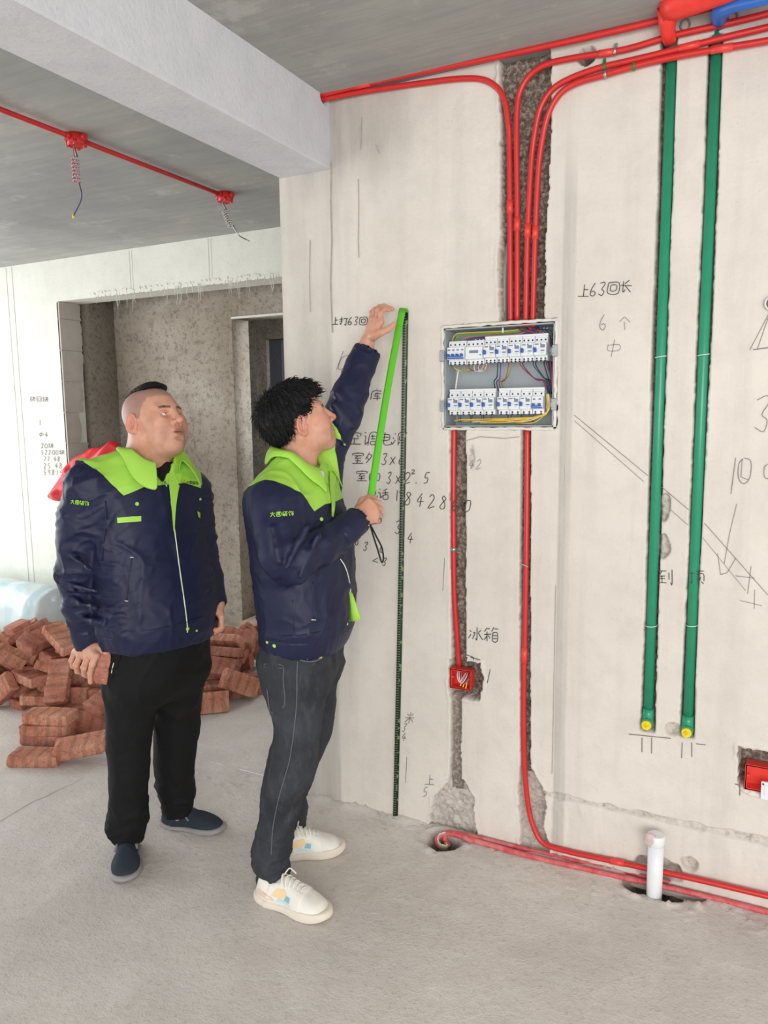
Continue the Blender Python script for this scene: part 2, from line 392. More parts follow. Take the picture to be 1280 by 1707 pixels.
# ---------------------------------------------------------------- right wall with its chases cut in
def wall_right():
    h = .0044; X1 = 2.1
    xs = np.arange(0, X1+h/2, h); zs = np.arange(-.03, CH+h/2, h); X, Z = np.meshgrid(xs, zs, indexing='ij')
    P = np.stack([X, Z*0, Z], -1)
    nf = noise3(P*90, 1); nm = noise3(P*28, 2); nl = noise3(P*7, 3); rough = fbm(P*70, 3, 5)
    D = np.zeros_like(X); conc = np.zeros_like(X); lite = np.zeros_like(X); bulge = np.zeros_like(X)
    def band(rows, depth, rag=.004, rgh=.004, ends=.004, conc_w=1, lite_w=0, soft=.0045):
        nonlocal D, conc, lite, bulge
        L = np.array([W(l, y) for l, r, y in rows]); R_ = np.array([W(r, y) for l, r, y in rows])
        o = np.argsort(L[:, 1]); xl = np.interp(Z, L[o, 1], L[o, 0]); o2 = np.argsort(R_[:, 1]); xr = np.interp(Z, R_[o2, 1], R_[o2, 0])
        zt, zb = max(L[:, 1].max(), R_[:, 1].max()), min(L[:, 1].min(), R_[:, 1].min())
        s = np.minimum(np.minimum(X-xl, xr-X), np.minimum(zt-Z, Z-zb))+rag*(.6*nf+.6*nm)
        m = sstep(0, soft, s); D = np.maximum(D, m*(depth+rgh*rough)); conc = np.maximum(conc, m*conc_w); lite = np.maximum(lite, m*lite_w)
        bulge = np.maximum(bulge, np.exp(-((s+.006)/.006)**2)*(.3+.7*np.clip(nl+nm, 0, 1))*min(rag, .006))
        return s
    band([(833, 918, 60), (833, 918, 200), (833, 914, 330), (832, 910, 400)], .040, .005, .010)
    band([(832, 910, 385), (829, 908, 460), (832, 908, 545)], .07, .005, .012)
    band([(737, 927, 543), (738, 929, 715)], .115, .003, .002)
    band([(748, 777, 700), (748, 777, 800), (750, 776, 1000), (752, 778, 1120)], .034, .0025, .006)
    band([(747, 799, 1106), (747, 805, 1130), (750, 800, 1160)], .055, .006, .008)
    band([(751, 770, 1150), (750, 768, 1250), (748, 770, 1318)], .028, .0025, .006, conc_w=.85)
    band([(748, 772, 1300), (722, 791, 1330), (716, 791, 1370), (700, 800, 1410)], .030, .008, .014, conc_w=.1, lite_w=1)
    band([(867, 885, 700), (865, 884, 1000), (866, 884, 1290)], .034, .002, .004)
    band([(866, 884, 1280), (864, 905, 1315), (863, 912, 1345), (866, 905, 1375), (868, 915, 1412)], .035, .007, .012, conc_w=.2, lite_w=1)
    band([(1101, 1129, 60), (1096, 1122, 300), (1085, 1111, 600), (1075, 1098, 1000), (1067, 1092, 1200), (1066, 1092, 1218)], .036, .0015, .003)
    band([(1180, 1205, 60), (1172, 1197, 300), (1159, 1184, 600), (1143, 1164, 1000), (1133, 1158, 1190), (1132, 1158, 1228)], .036, .0015, .003)
    band([(1230, 1330, 1262), (1230, 1330, 1312)], .055, .006, .005)
    # level score line towards the right
    a = W(905, 1322); b = W(1280, 1397); s = .0125-np.abs(Z-(a[1]+.000)+.0*X)+.006*nm; s = np.minimum(s, X-a[0])
    m = sstep(0, .005, s); D = np.maximum(D, m*(.012+.006*rough)); lite = np.maximum(lite, m*.9)
    for px, py, rx, rz, d in ((1108, 845, .018, .045, .028), (1106, 912, .020, .042, .024), (785, 760, .012, .05, .006), (1120, 1215, .03, .025, .02), (1100, 1450, .075, .06, .05), (1150, 1440, .03, .03, .03), (735, 1395, .05, .06, .03)):
        c = W(px, py); s = 1-np.hypot((X-c[0])/rx, (Z-c[1])/rz)+.25*nm; m = sstep(0, .25, s); D = np.maximum(D, m*(d+.006*rough)); lite = np.maximum(lite, m)
    c = W(978, 93); s = .029-np.hypot(X-c[0], Z-c[1]); m = sstep(0, .003, s); D = np.maximum(D, m*.18); conc = np.maximum(conc, m)
    open_ = (D > .006)
    # vertical corner strips and trowelling
    xa = W(930, 1000)[0]; xb = W(955, 600)[0]
    strip = sstep(xa-.006, xa, X)*(1-sstep(xb, xb+.004, X)); up = 1-sstep(2.25, 2.55, Z)
    rel = -.0035*strip*up-.002*np.exp(-((X-xa-.02)/.003)**2)*up+.003*np.exp(-((X-xb)/.002)**2)*up
    col = 1-sstep(.215, .232, X+.006*nl); rel = rel+.004*col+.0015*np.abs(noise3(P*np.array([45, 1, 1.5]), 9))*col
    rel = rel+.0008*nm+.0012*noise3(P*3, 11)
    tro = np.maximum(col*.8*(.5+.5*noise3(P*np.array([20, 1, 1]), 4)), strip*.55*up)
    tro = np.maximum(tro, .75*np.clip(noise3(P*np.array([9, 1, 3]), 31)+.35, 0, 1)*(1-sstep(.3, .75, X))*sstep(2.0, 2.6, Z)); tro = np.maximum(tro, .9*sstep(.06, .09, X)*(1-sstep(.215, .235, X))*(.55+.45*noise3(P*np.array([30, 1, .8]), 33)))
    tro = np.maximum(tro, .6*np.clip(noise3(P*np.array([3, 1, 2]), 21), 0, 1)*sstep(2.3, 2.75, Z))
    # trowelled waves in the low band
    low = (Z < W(1100, 1360)[1]) & (X > a[0]+.02); rel = rel+np.where(low, .0025*noise3(P*np.array([60, 1, 12])+nl[..., None]*2, 13), 0)
    Y = D+np.where(open_, 0, rel)-np.where(D < .003, bulge, 0)*1.2
    nx, nz = X.shape; V = np.stack([X, Y, Z], -1).reshape(-1, 3)
    i = np.arange(nx*nz).reshape(nx, nz); Q = np.stack([i[:-1, :-1], i[1:, :-1], i[1:, 1:], i[:-1, 1:]], -1).reshape(-1, 4)
    n0 = len(V); X2 = 4.6; TH = .2
    ex = np.array([[0, TH, -.03], [0, TH, CH], [X1, 0, -.03], [X1, 0, CH], [X2, 0, -.03], [X2, 0, CH], [X2, TH, -.03], [X2, TH, CH], [0, 0, -.03], [0, 0, CH]])
    Q2 = n0+np.array([[8, 9, 1, 0], [2, 4, 5, 3], [4, 6, 7, 5], [6, 0, 1, 7]])
    me = mesh_from(np.vstack([V, ex]), np.vstack([Q, Q2]), True, 'wall_right')
    z10 = np.zeros(10); attr(me, 'conc', np.r_[conc.ravel(), z10]); attr(me, 'lite', np.r_[lite.ravel(), z10]); attr(me, 'trowel', np.r_[tro.ravel(), z10])
    return tag(link('wall_right', me, M_wall), kind='structure')
WALL = wall_right()
# ---------------------------------------------------------------- floor
def floor():
    h = .009; xs = np.arange(-.6, 2.3+h/2, h); ys = np.arange(-.9, .06+h/2, h); X, Y = np.meshgrid(xs, ys, indexing='ij'); P = np.stack([X, Y, X*0], -1)
    Zf = .0025*fbm(P*12, 3, 3); conc = np.zeros_like(X); nm = noise3(P*30, 4)
    def pit(c, rx, ry, d, k=1.):
        nonlocal Zf, conc
        s = 1-np.hypot((X-c[0])/rx, (Y-c[1])/ry)+.22*nm; m = sstep(0, .35, s); Zf = Zf*(1-m)+m*(-d+.01*fbm(P*60, 2, 8)); conc = np.maximum(conc, m*k)
        Zf = Zf+.009*np.exp(-((s+.12)/.14)**2)*(.5+nm)
    pit(atz(738, 1403), .075, .065, .05); pit(atz(1095, 1478), .12, .075, .07); pit(atz(1050, 1452), .07, .04, .03); pit(atz(1150, 1490), .07, .045, .04)
    wall = np.exp(-(Y/.035)**2)*(Y < .02)*(.35+.65*np.clip(noise3(P*14, 6)+.4, 0, 1)); Zf = Zf+.016*wall*(X > .05)
    crumbs = np.clip(noise3(P*70, 12)-.62, 0, 1)*.03*(np.exp(-((Y+.03)/.12)**2)+.12); Zf = Zf+crumbs
    e = np.minimum(np.minimum(X-xs[0], xs[-1]-X), Y-ys[0]); Zf = Zf*sstep(0, .06, e)
    nx, ny = X.shape; V = np.stack([X, Y, Zf], -1).reshape(-1, 3); i = np.arange(nx*ny).reshape(nx, ny)
    Q = np.stack([i[:-1, :-1], i[1:, :-1], i[1:, 1:], i[:-1, 1:]], -1).reshape(-1, 4); n0 = len(V)
    x0, x1, y0, y1 = xs[0], xs[-1], ys[0], ys[-1]; A, B, C, D_ = -5.2, 4.6, -5.6, 5.2
    gx = [A, x0, x1, B]; gy = [C, y0, y1, D_]; ex = np.array([[x, y, 0] for x in gx for y in gy]); Q2 = []
    for a in range(3):
        for b in range(3):
            if (a, b) != (1, 1): Q2.append([n0+a*4+b, n0+(a+1)*4+b, n0+(a+1)*4+b+1, n0+a*4+b+1])
    me = mesh_from(np.vstack([V, ex]), np.vstack([Q, np.array(Q2)]), True, 'floor'); attr(me, 'conc', np.r_[conc.ravel(), np.zeros(16)])
    return tag(link('floor', me, M_floor), kind='structure')
FLOOR = floor()
area('hall_window_light', (-1.0, 2.9, 2.3), (-2.4, 2.9, 0.0), 1.0, .8, 26, (.90, .95, 1.0))
def simple(name, boxes, m, kind='structure', bev=.0):
    b = MB()
    for lo, hi in boxes: lo = np.array(lo, float); hi = np.array(hi, float); b.box((lo+hi)/2, hi-lo, bev=bev)
    return tag(b.build(name, m), kind=kind)
simple('ceiling', [((-5.2, -5.6, CH), (4.6, 5.2, CH+.15))], M_ceil)
# beam with the round sleeve hole
bm = simple('trim_1', [((.0, -5.6, 2.55), (.235, .02, CH+.01))], M_beam, bev=.006); bm.name = 'trim_1'
hc = at(521, 164, -.035); cutter = MB().cyl((-.2, hc[1], hc[2]-.004), (.5, hc[1], hc[2]-.004), .030, 28).build('cut', M_beam)
md = bm.modifiers.new('hole', 'BOOLEAN'); md.operation = 'DIFFERENCE'; md.object = cutter; md.solver = 'EXACT'
me2 = bpy.data.meshes.new_from_object(bm.evaluated_get(bpy.context.evaluated_depsgraph_get())); bm.modifiers.clear(); bm.data = me2; bpy.data.objects.remove(cutter)
# far wall with its wide opening, ragged block reveal on the left
JX, FY = -3.09, 1.53
def far_wall():
    zt = 2.495; b = MB()
    for lo, hi in (((-5.2, FY, -.03), (JX, FY+.2, CH)), ((JX, FY, zt), (1.6, FY+.2, CH))):
        lo = np.array(lo); hi = np.array(hi); b.box((lo+hi)/2, hi-lo)
    # ragged plaster lip and fibres along the lintel edge
    r = random.Random(3); x = JX+.35
    while x < -.2:
        wd = r.uniform(.05, .16); n = 6
        top = [(x+wd*k/n, zt+.012+r.uniform(.004, .03)) for k in range(n+1)]; bot = [(x+wd*k/n, zt-r.uniform(-.004, .006)) for k in range(n, -1, -1)]
        b.prism(top+bot, FY-.006, FY+.002, lambda u, v, w_: (u, w_, v)); x += wd
    for k in range(46):
        x = JX+.3+r.random()**.8*1.9; L = r.choice([.02, .03, .05, .08, .11]) if abs(x+2.35) > .15 else r.uniform(.06, .14)
        p = [(x, FY-.004, zt+.02), (x+r.uniform(-.01, .01), FY-.012, zt-L*.5), (x+r.uniform(-.02, .02), FY-.008, zt-L)]
        b.tube(p, [.0022, .0016, .0006], 5)
    o = b.build('wall_back', M_far); return tag(o, kind='structure')
far_wall()
# joint strips pressed into the far wall plaster
for k, px in enumerate((33, )):
    a = at(px-6, 700, FY); b_ = at(px+2, 700, FY); simple('trim_2', [((a[0], FY-.004, 0.02), (a[0]+.012, FY+.002, CH-.01)), ((b_[0]+.012, FY-.004, .02), (b_[0]+.022, FY+.002, CH-.01))], M_far)
for nm_, px in (('trim_3', 214), ('trim_4', 346)):
    a = at(px, 430, FY); simple(nm_, [((a[0], FY-.003, 2.52), (a[0]+.010, FY+.002, CH-.01)), ((a[0]+.028, FY-.0025, 2.52), (a[0]+.034, FY+.002, CH-.01))], M_far)
def reveal():   # the bare blocks of the reveal, their broken edge against the rough render
    b = MB(); r = random.Random(8); z = 0.02; hs = .235; k = 0
    while z < 2.49:
        z1 = min(z+hs, 2.492)
        wd = (.2, .19, .205, .2, .12, .10, .13, .17, .195, .2, .2)[k % 11] if z > 1.2 else .2
        n = 7; edge = [(FY+wd+r.uniform(-.012, .012), z+(z1-.004-z)*i/n) for i in range(n+1)]
        b.prism([(FY, z), *edge, (FY, z1-.004)], JX-.01, JX+.014, lambda u, v, w_: (w_, u, v)); z = z1; k += 1
    return tag(b.build('trim_5', M_block), kind='structure')
reveal()
def rough_panel(name, o, u, v, nu, nv, th, mat, seed=0, amp=.006, holes=()):
    o, u, v = (np.array(t, float) for t in (o, u, v)); n = unit(np.cross(u, v)); S, T = np.meshgrid(np.linspace(0, 1, nu), np.linspace(0, 1, nv), indexing='ij')
    P = o+S[..., None]*u+T[..., None]*v; d = amp*fbm(P*16, 4, seed); P = P+n*d[..., None]; V = P.reshape(-1, 3); i = np.arange(nu*nv).reshape(nu, nv)
    Q = np.stack([i[:-1, :-1], i[1:, :-1], i[1:, 1:], i[:-1, 1:]], -1).reshape(-1, 4)
    m = len(V); c = [o, o+u, o+u+v, o+v]; back = [p-n*th for p in c]; cor = [i[0, 0], i[-1, 0], i[-1, -1], i[0, -1]]
    V = np.vstack([V, back]); Q = np.vstack([Q, [[m+3, m+2, m+1, m]]+[[cor[k], m+k, m+(k+1) % 4, cor[(k+1) % 4]] for k in range(4)]])
    return tag(link(name, mesh_from(V, Q, True, name), mat), kind='structure')
BY = 1.985
rough_panel('wall_recess', (JX, BY+.2, 0), (0, -(BY-FY-.0), 0), (0, 0, 2.8), 60, 260, .1, M_rough2, 2)
DX = -1.812
rough_panel('wall_rough', (JX, BY, 0), (DX-JX, 0, 0), (0, 0, CH), 170, 340, .2, M_rough, 3)
rough_panel('wall_over_door', (DX, BY, 2.335), (2.0, 0, 0), (0, 0, CH-2.335), 160, 60, .2, M_rough, 4)
simple('trim_6', [((DX+.004, BY-.012, 2.328), (.1, BY+.0, 2.343))], M_far)
simple('wall_hall_end', [((.2, BY, 0), (.4, 5.2, CH)), ((-5.2, 5.0, 0), (.4, 5.2, CH)), ((-5.3, 1.73, 0), (-5.2, 5.2, CH))], M_rough)
HY = 3.45
dd = at(443, 566, HY); dr = at(500, 700, HY)
rough_panel('wall_hall', (-5.0, HY, 0), (dd[0]+5.0, 0, 0), (0, 0, CH), 150, 160, .15, M_rough2, 6)
rough_panel('wall_hall_top', (dd[0], HY, dd[2]), (2.4, 0, 0), (0, 0, CH-dd[2]), 100, 40, .15, M_rough2, 7)
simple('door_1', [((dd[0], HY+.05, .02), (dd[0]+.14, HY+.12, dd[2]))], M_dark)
simple('trim_7', [((DX, BY-.06, 0), (.1, BY+.2, .055))], plain('door_curb_plaster', (172, 152, 132), .9, bump=.4), bev=.006)
# ---------------------------------------------------------------- small materials
M_red = plain('red_pvc', (205, 46, 44), .32, var=.05, vs=20)
def dusty_red():
    t = NT('dusty_red_pvc'); n = t.noise(22, 5, .7)
    t.base(t.mix(t.ramp(n, [(.35, (0, 0, 0)), (.7, (1, 1, 1))]), lin((206, 62, 68)), lin((214, 138, 138)))); t.set(.6); return t.m
M_dred = dusty_red(); M_coup = plain('red_coupling', (232, 66, 58), .35, var=.04)
M_green = plain('green_ppr', (40, 148, 110), .3, var=.05); M_yel = plain('yellow_plug', (236, 214, 30), .4)
M_steel = plain('zinc_clip', (176, 180, 182), .35, .8); M_gclip = plain('green_clip', (30, 128, 62), .4)
M_blue = plain('blue_pipe', (44, 108, 196), .35); M_bigred = plain('red_fitting', (236, 62, 52), .4)
M_white = plain('white_plastic', (232, 234, 236), .35, var=.02); M_pvc = plain('white_pvc', (236, 238, 240), .3, var=.02)
M_grey = plain('grey_pvc', (150, 148, 144), .4); M_casing = plain('box_steel', (170, 178, 180), .45, .2, var=.06, vs=14)
M_rim = plain('limed_rim', (222, 218, 208), .8, bump=.5, vs=40)
M_bblue = plain('breaker_blue', (38, 92, 176), .4); M_bdark = plain('terminal_dark', (40, 40, 44), .5); M_tie = plain('pale_tie', (206, 226, 214), .5)
M_print = plain('printed_grey', (120, 132, 150), .5)
WIRE = {k: plain('wire_'+k, c, .45, var=.03) for k, c in dict(red=(196, 44, 48), blue=(44, 74, 150), yellow=(236, 196, 60), green=(110, 160, 60), black=(32, 30, 40), white=(226, 222, 214), pink=(216, 120, 122), dusk=(70, 62, 96)).items()}
def wy(px, py, y): return at(px, py, y)
# ---------------------------------------------------------------- distribution box
bx0, bz1 = W(741, 549); bx1, bz0 = W(922, 711); BXC = (bx0+bx1)/2; BZC = (bz0+bz1)/2; dep = .105
BOX = empty('distribution_box', (BXC, 0, bz0), 'open steel consumer unit full of breakers set in the plastered wall', 'distribution box')
m = MB(); t_ = .004
m.box((BXC, dep-.002, BZC), (bx1-bx0, .004, bz1-bz0)); m.box((bx0+t_/2, dep/2-.003, BZC), (t_, dep, bz1-bz0)); m.box((bx1-t_/2, dep/2-.003, BZC), (t_, dep, bz1-bz0))
m.box((BXC, dep/2-.003, bz0+t_/2), (bx1-bx0, dep, t_)); m.box((BXC, dep/2-.003, bz1-t_/2), (bx1-bx0, dep, t_))
m.build('casing', M_casing, BOX)
r = random.Random(5); m = MB()      # limed rim with its clips
for (a, b) in (((bx0-.006, bz0-.004), (bx0-.006, bz1+.008)), ((bx1+.006, bz0), (bx1+.006, bz1+.006)), ((bx0-.008, bz1+.008), (bx1+.010, bz1+.008)), ((bx0, bz0-.007), (bx1, bz0-.007))):
    n = 26; pts = [(a[0]+(b[0]-a[0])*k/n+r.uniform(-.0015, .0015), -.004+r.uniform(-.002, .001), a[1]+(b[1]-a[1])*k/n+r.uniform(-.0015, .0015)) for k in range(n+1)]
    m.tube(pts, [.0055+r.uniform(-.001, .0015) for _ in pts], 8)
m.build('rim', M_rim, BOX)
for s, x in ((1, bx0-.006), (-1, bx1+.004)):
    for zz in (bz0+.255, bz0+.075):
        m = MB(); m.box((x, -.010, zz), (.018, .008, .040), bev=.002); m.box((x+s*.005, -.014, zz), (.010, .004, .018), bev=.001); m.tube(np.array([(x+s*.009+.005*math.cos(a), -.014, zz+.005*math.sin(a)) for a in np.linspace(0, 6.28, 14)]), .0013, 6)
        m.build('clip', M_steel, BOX)
RY = .05
for zz in (bz0+.262, bz0+.082):
    m = MB(); m.box((BXC+.004, RY+.010, zz), (bx1-bx0-.02, .008, .030)); m.box((BXC+.004, RY+.004, zz+.016), (bx1-bx0-.02, .010, .003)); m.box((BXC+.004, RY+.004, zz-.016), (bx1-bx0-.02, .010, .003)); m.build('rail', M_steel, BOX)
def breaker(x0, x1, zc, kind, up=0.):
    """x0..x1 wide; body stepped front: 0 main, 1 residual device with lever, 2 plain module"""
    w = x1-x0; xc = (x0+x1)/2; m = MB(); yf = .012
    m.box((xc, RY-.013, zc), (w-.0008, .046, .078), bev=.0012)                    # body
    m.box((xc, yf-.006, zc), (w-.0008, .022, .044), bev=.0015)                    # raised nose
    m.box((xc, RY-.016, zc+.042), (w-.0008, .034, .006), bev=.001)
    npole = max(2, int(round(w/.0176)))
    for k in range(npole):
        x = x0+w*(k+.5)/npole
        for zz in (zc+.0315, zc-.0315):
            m.disc((x, RY-.0365, zz), (0, 1, 0), .0032, .001, 10, 1)
        m.box((x, RY-.0360, zc-.0385), (.006, .004, .005), mi=1)
        if kind == 0: m.box((x, yf-.0175, zc+.012), (.009, .0008, .005), mi=2)
    if kind == 1:
        m.box((x0+w*.72, yf-.0174, zc+.009), (w*.36, .0008, .011), mi=2); m.box((x0+w*.72, yf-.0174, zc-.006), (w*.30, .0008, .004), mi=2)
        m.disc((x0+w*.58, yf-.0175, zc+.0165), (0, 1, 0), .0022, .001, 10, 1); m.box((x0+w*.25, yf-.0174, zc+.0155), (w*.3, .0008, .004), mi=2)
        m.box((x0+w*.7, yf-.0180, zc-.014), (.009, .002, .005), mi=3)
    if kind == 2: m.box((xc, yf-.0174, zc+.004), (w*.5, .0008, .010), mi=2); m.box((x1-.008, yf-.0174, zc-.008), (.006, .0008, .004), mi=2)
    if kind == 0: m.box((xc, yf-.0174, zc-.0175), (w*.92, .0012, .005), mi=4)
    o = m.build('circuit_breaker' if kind < 2 else 'surge_module', [M_white, M_bdark, M_print, M_tie, M_bblue], BOX)
    if kind == 0:
        lm = MB()
        for k in range(npole): lm.box((x0+w*(k+.5)/npole, yf-.024, zc-.007), (.007, .016, .010), bev=.0015)
        lm.box((xc, yf-.028, zc-.0115), (w*.86, .008, .004), bev=.001); lm.build('lever', M_bblue, o)
    if kind == 1:
        lm = MB(); lm.box((x0+w*.17, yf-.024, zc-.004), (.0085, .016, .014), bev=.0018); lm.box((x0+w*.17, yf-.030, zc+.002), (.0085, .008, .004), bev=.001); lm.build('lever', M_bblue, o)
    return o
zt, zb = bz0+.262, bz0+.082
def xw(px, py): return at(px, py, .02)[0]
XA = xw(749, 595); breaker(XA, XA+.068, zt, 0); XB = XA+.070; breaker(XB, XB+.066, zt-.001, 2); XC = XB+.068; XE = xw(914, 585)
for k in range(5): wd = (XE-XC)/5; breaker(XC+k*wd, XC+(k+1)*wd-.001, zt+.002, 1)
m = MB(); m.box(((XC+XE)/2, RY-.028, zt+.051), (XE-XC, .014, .008), bev=.001); m.build('busbar', M_white, BOX)
XA = xw(750, 668); XF = xw(827, 665)
for k in range(4): wd = (XF-XA)/4; breaker(XA+k*wd, XA+(k+1)*wd-.001, zb, 1)
m = MB(); m.box(((XA+XF)/2, RY-.028, zb+.049), (XF-XA, .014, .008), bev=.001); m.build('busbar', M_white, BOX)
XG = xw(832, 665); XH = xw(908, 665)
for k in range(3): wd = (XH-XG)*.75/3; breaker(XG+k*wd, XG+(k+1)*wd-.001, zb, 1)
breaker(XG+(XH-XG)*.75, XH, zb, 0)
m = MB(); m.box(((XG+XH)/2, RY-.028, zb+.049), (XH-XG, .014, .008), bev=.001); m.build('busbar', M_white, BOX)
def wire(pts, col, rad=.0017, n=7): m = MB(); m.tube(crom(pts, 7), rad, 7); return m.build('wire', WIRE[col], BOX)
r = random.Random(11)
ZT = bz1-.006
for k, (c, xe) in enumerate((('yellow', 752), ('green', 757), ('green', 761), ('pink', 768), ('dusk', 776), ('blue', 782), ('white', 790), ('white', 797), ('white', 803))):
    x = xw(xe, 580); z = zt+.036; zz = ZT-.010-.0045*k; xr = BXC+.02+.012*k
    wire([(x, .045, z), (x+.001, .03, z+.012), (x+.014, .028, zz-.002), (x+.05, .028+.002*k, zz+.002), (xr, .03, zz+r.uniform(-.003, .003)), (xr+.05, .04, ZT-.006)], c)
for k in range(9):
    x = BXC+.015+.019*k; c = ('dusk', 'red', 'blue', 'black', 'red', 'dusk', 'black', 'black', 'blue')[k]
    wire([(BXC+.06+.009*k, .035, bz1-.002), (BXC+.075+.010*k, .028, ZT-.012), (min(bx1-.008, BXC+.10+.012*k), .028, ZT-.018-.001*k), (bx1-.010, .05, ZT-.05-.01*k)], c)
for k in range(10):
    px = (828, 833, 846, 851, 867, 871, 888, 892, 906, 910)[k]; x = xw(px, 615); c = ('black', 'blue', 'red', 'green', 'red', 'dusk', 'blue', 'black', 'black', 'dusk')[k]
    ex = (BXC-.03+.01*k) if k < 4 else (bx1-.02-.006*(9-k)); sag = .035+.006*(k % 3)
    wire([(x, .03, zt-.036), (x+.002, .022, zt-.052), ((x+ex)/2+.008, .028, zt-.052-sag), (ex, .05, zt-.105), (ex+.006, .07, zb+.03)], c, .0019)
for k in range(5):
    wire([(bx1-.030+.004*k, .03, zt-.04), (bx1-.022+.003*k, .024, zt-.07), (bx1-.014+.001*k, .02, zt-.11-.004*k), (bx1-.012, .03, zb+.05-.01*k)], ('black', 'dusk', 'red', 'black', 'blue')[k], .0019)
for k in range(7):      # little loops below the main switch
    px = 757+8*k; x = xw(px, 612); wire([(x, .035, zt-.034), (x+.001, .024, zt-.05), (x+.02-.004*k, .03, zt-.060-.003*(k % 3)), (x+.05-.006*k, .035, zt-.058), (x+.055-.006*k, .04, zt-.036)], ('yellow', 'green', 'pink', 'dusk', 'white', 'white', 'pink')[k], .0015)
wire([(xw(762, 625), .03, zt-.06), (xw(758, 640), .03, zb+.06), (xw(756, 650), .05, zb+.035)], 'white', .003)
for k in range(11):
    px = (764, 767, 783, 786, 802, 805, 818, 846, 851, 868, 888)[k]; x = xw(px, 690)
    wire([(x, .03, zb-.036), (x+.001, .022, zb-.047), (x-.004+.002*(k % 3), .03, zb-.060), (x-.012, .06, zb-.066)], ('dusk', 'black')[k % 2], .0017)
for k in range(8):      # yellow tail of bunched leads
    x0 = xw(760+14*k, 700); y = .024+.002*(k % 3); z0 = zb-.050-.0035*(k % 4)
    wire([(x0-.012, .04, zb-.066), (x0+.01, y, z0-.008), ((x0+bx1)/2, y-.004, z0-.004-.004*math.sin(k*2.1)), (bx1-.042+.002*k, y-.006, zb-.046+.002*k), (bx1-.028+.0015*k, y-.006, zb-.012), (bx1-.030+.001*k, .02, zb+.030)], ('yellow', 'yellow', 'white', 'yellow')[k % 4], .0020)
m = MB(); m.box((BXC+.012, .018, ZT-.008), (.006, .004, .018), bev=.001); m.build('cable_tie', M_tie, BOX)
# ---------------------------------------------------------------- conduits
def conduit(name, pts, rad, mat, label, cat, group=None, rings=(), ring_mat=None, n=14, smooth=8, clips=()):
    P = crom(pts, smooth) if smooth else np.array(pts, float)
    root = empty(name, P[0], label, cat, group)
    MB().tube(P, rad, n).build('pipe', mat, root)
    L = np.r_[0, np.cumsum(np.linalg.norm(np.diff(P, axis=0), axis=1))]
    def pt(s): return np.array([np.interp(s*L[-1], L, P[:, k]) for k in range(3)])
    for s, ln in rings:
        a = pt(s-ln/2/L[-1]); b = pt(s+ln/2/L[-1]); MB().tube([a, (a+b)/2, b], rad*1.16, n).build('coupling', ring_mat or M_coup, root)
    for s, mm in clips:
        p = pt(s); d = unit(pt(s+.01)-pt(s-.01)); m = MB(); nrm = vec(0, 1, 0); sd = unit(np.cross(d, nrm))
        arc = [p-nrm*rad*1.15*math.cos(a)+sd*rad*1.15*math.sin(a) for a in np.linspace(-1.9, 1.9, 16)]
        m.tube(arc, .0045, 6, flat=(.25, 1), up0=tuple(arc[0]-p))
        for sg in (1, ):
            e = p+sd*sg*(rad+.010)+nrm*rad*.4; m.box(e, (.010, .003, .012), bev=.0008); m.disc(e-nrm*.003, (0, 1, 0), .0035, .003, 10)
        m.build('pipe_clip', mm, root)
    return root
R20 = .0098
yt = .018
top = lambda px, py, y=-.012: at(px, py, y)
G = 'red conduits dropping into the distribution box'
e1 = [at(851, 545, .03), at(850, 400, .022), at(849, 250, .012), at(847, 205, .004), at(838, 160, -.004), at(812, 135, -.010), at(770, 131, -.012), at(700, 139, -.014), at(610, 152, -.02), at(521, 169, -.030)]
conduit('electrical_conduit', e1+[at(521, 169, -.030)+vec(-.08, -.0, 0)], R20, M_red, 'red conduit rising from the breaker box and bending left into the beam sleeve', 'conduit', rings=((.25, .045),))
e2 = [at(862, 545, .03), at(862, 350, .022), at(861, 240, .008), at(862, 180, -.002), at(868, 150, -.006), at(884, 125, -.010), at(912, 107, -.014), at(960, 96, -.016), at(1040, 83, -.016), at(1120, 60, -.016), at(1200, 42, -.016), at(1290, 20, -.016), at(1420, -20, -.016)]
conduit('electrical_conduit', e2, R20, M_red, 'uppermost red conduit curving right out of the wall chase towards the ceiling corner', 'conduit', rings=((.2, .045), (.62, .05)), clips=((.635, M_steel),))
e3 = [at(876, 545, .03), at(879, 400, .022), at(885, 280, .010), at(891, 225, 0), at(901, 180, -.008), at(920, 150, -.012), at(950, 131, -.014), at(1000, 113, -.016), at(1060, 99, -.016), at(1130, 82, -.016), at(1210, 62, -.016), at(1290, 43, -.016), at(1420, 8, -.016)]
conduit('electrical_conduit', e3, R20, M_red, 'middle red conduit of the three curving right over the green pipes', 'conduit', rings=((.2, .045), (.74, .06)), clips=((.585, M_gclip),))
e4 = [at(888, 545, .03), at(892, 400, .022), at(897, 290, .010), at(904, 232, 0), at(914, 190, -.008), at(932, 158, -.014), at(960, 139, -.016), at(1010, 124, -.018), at(1075, 106, -.018), at(1145, 91, -.018), at(1220, 78, -.018), at(1290, 66, -.018), at(1420, 38, -.018)]
conduit('electrical_conduit', e4, R20, M_red, 'lowest red conduit curving right just above the tops of the green pipes', 'conduit', rings=((.2, .045), (.79, .06)), clips=((.575, M_steel), (.63, M_gclip)))
p0 = at(521, 161, -.045); q0 = at(640, 133, -.035); q1 = at(1100, 34, -.035); q2 = at(1400, -45, -.035)
conduit('electrical_conduit', [p0+vec(-.08, 0, 0), p0, q0, at(850, 90, -.035), q1, q2], R20*1.05, M_red, 'red conduit running along the ceiling corner from the beam sleeve to the fittings', 'conduit', rings=((.16, .07),))
for k, (xa, za) in enumerate(((W(842, 535), W(842, 400)),)):
    pass
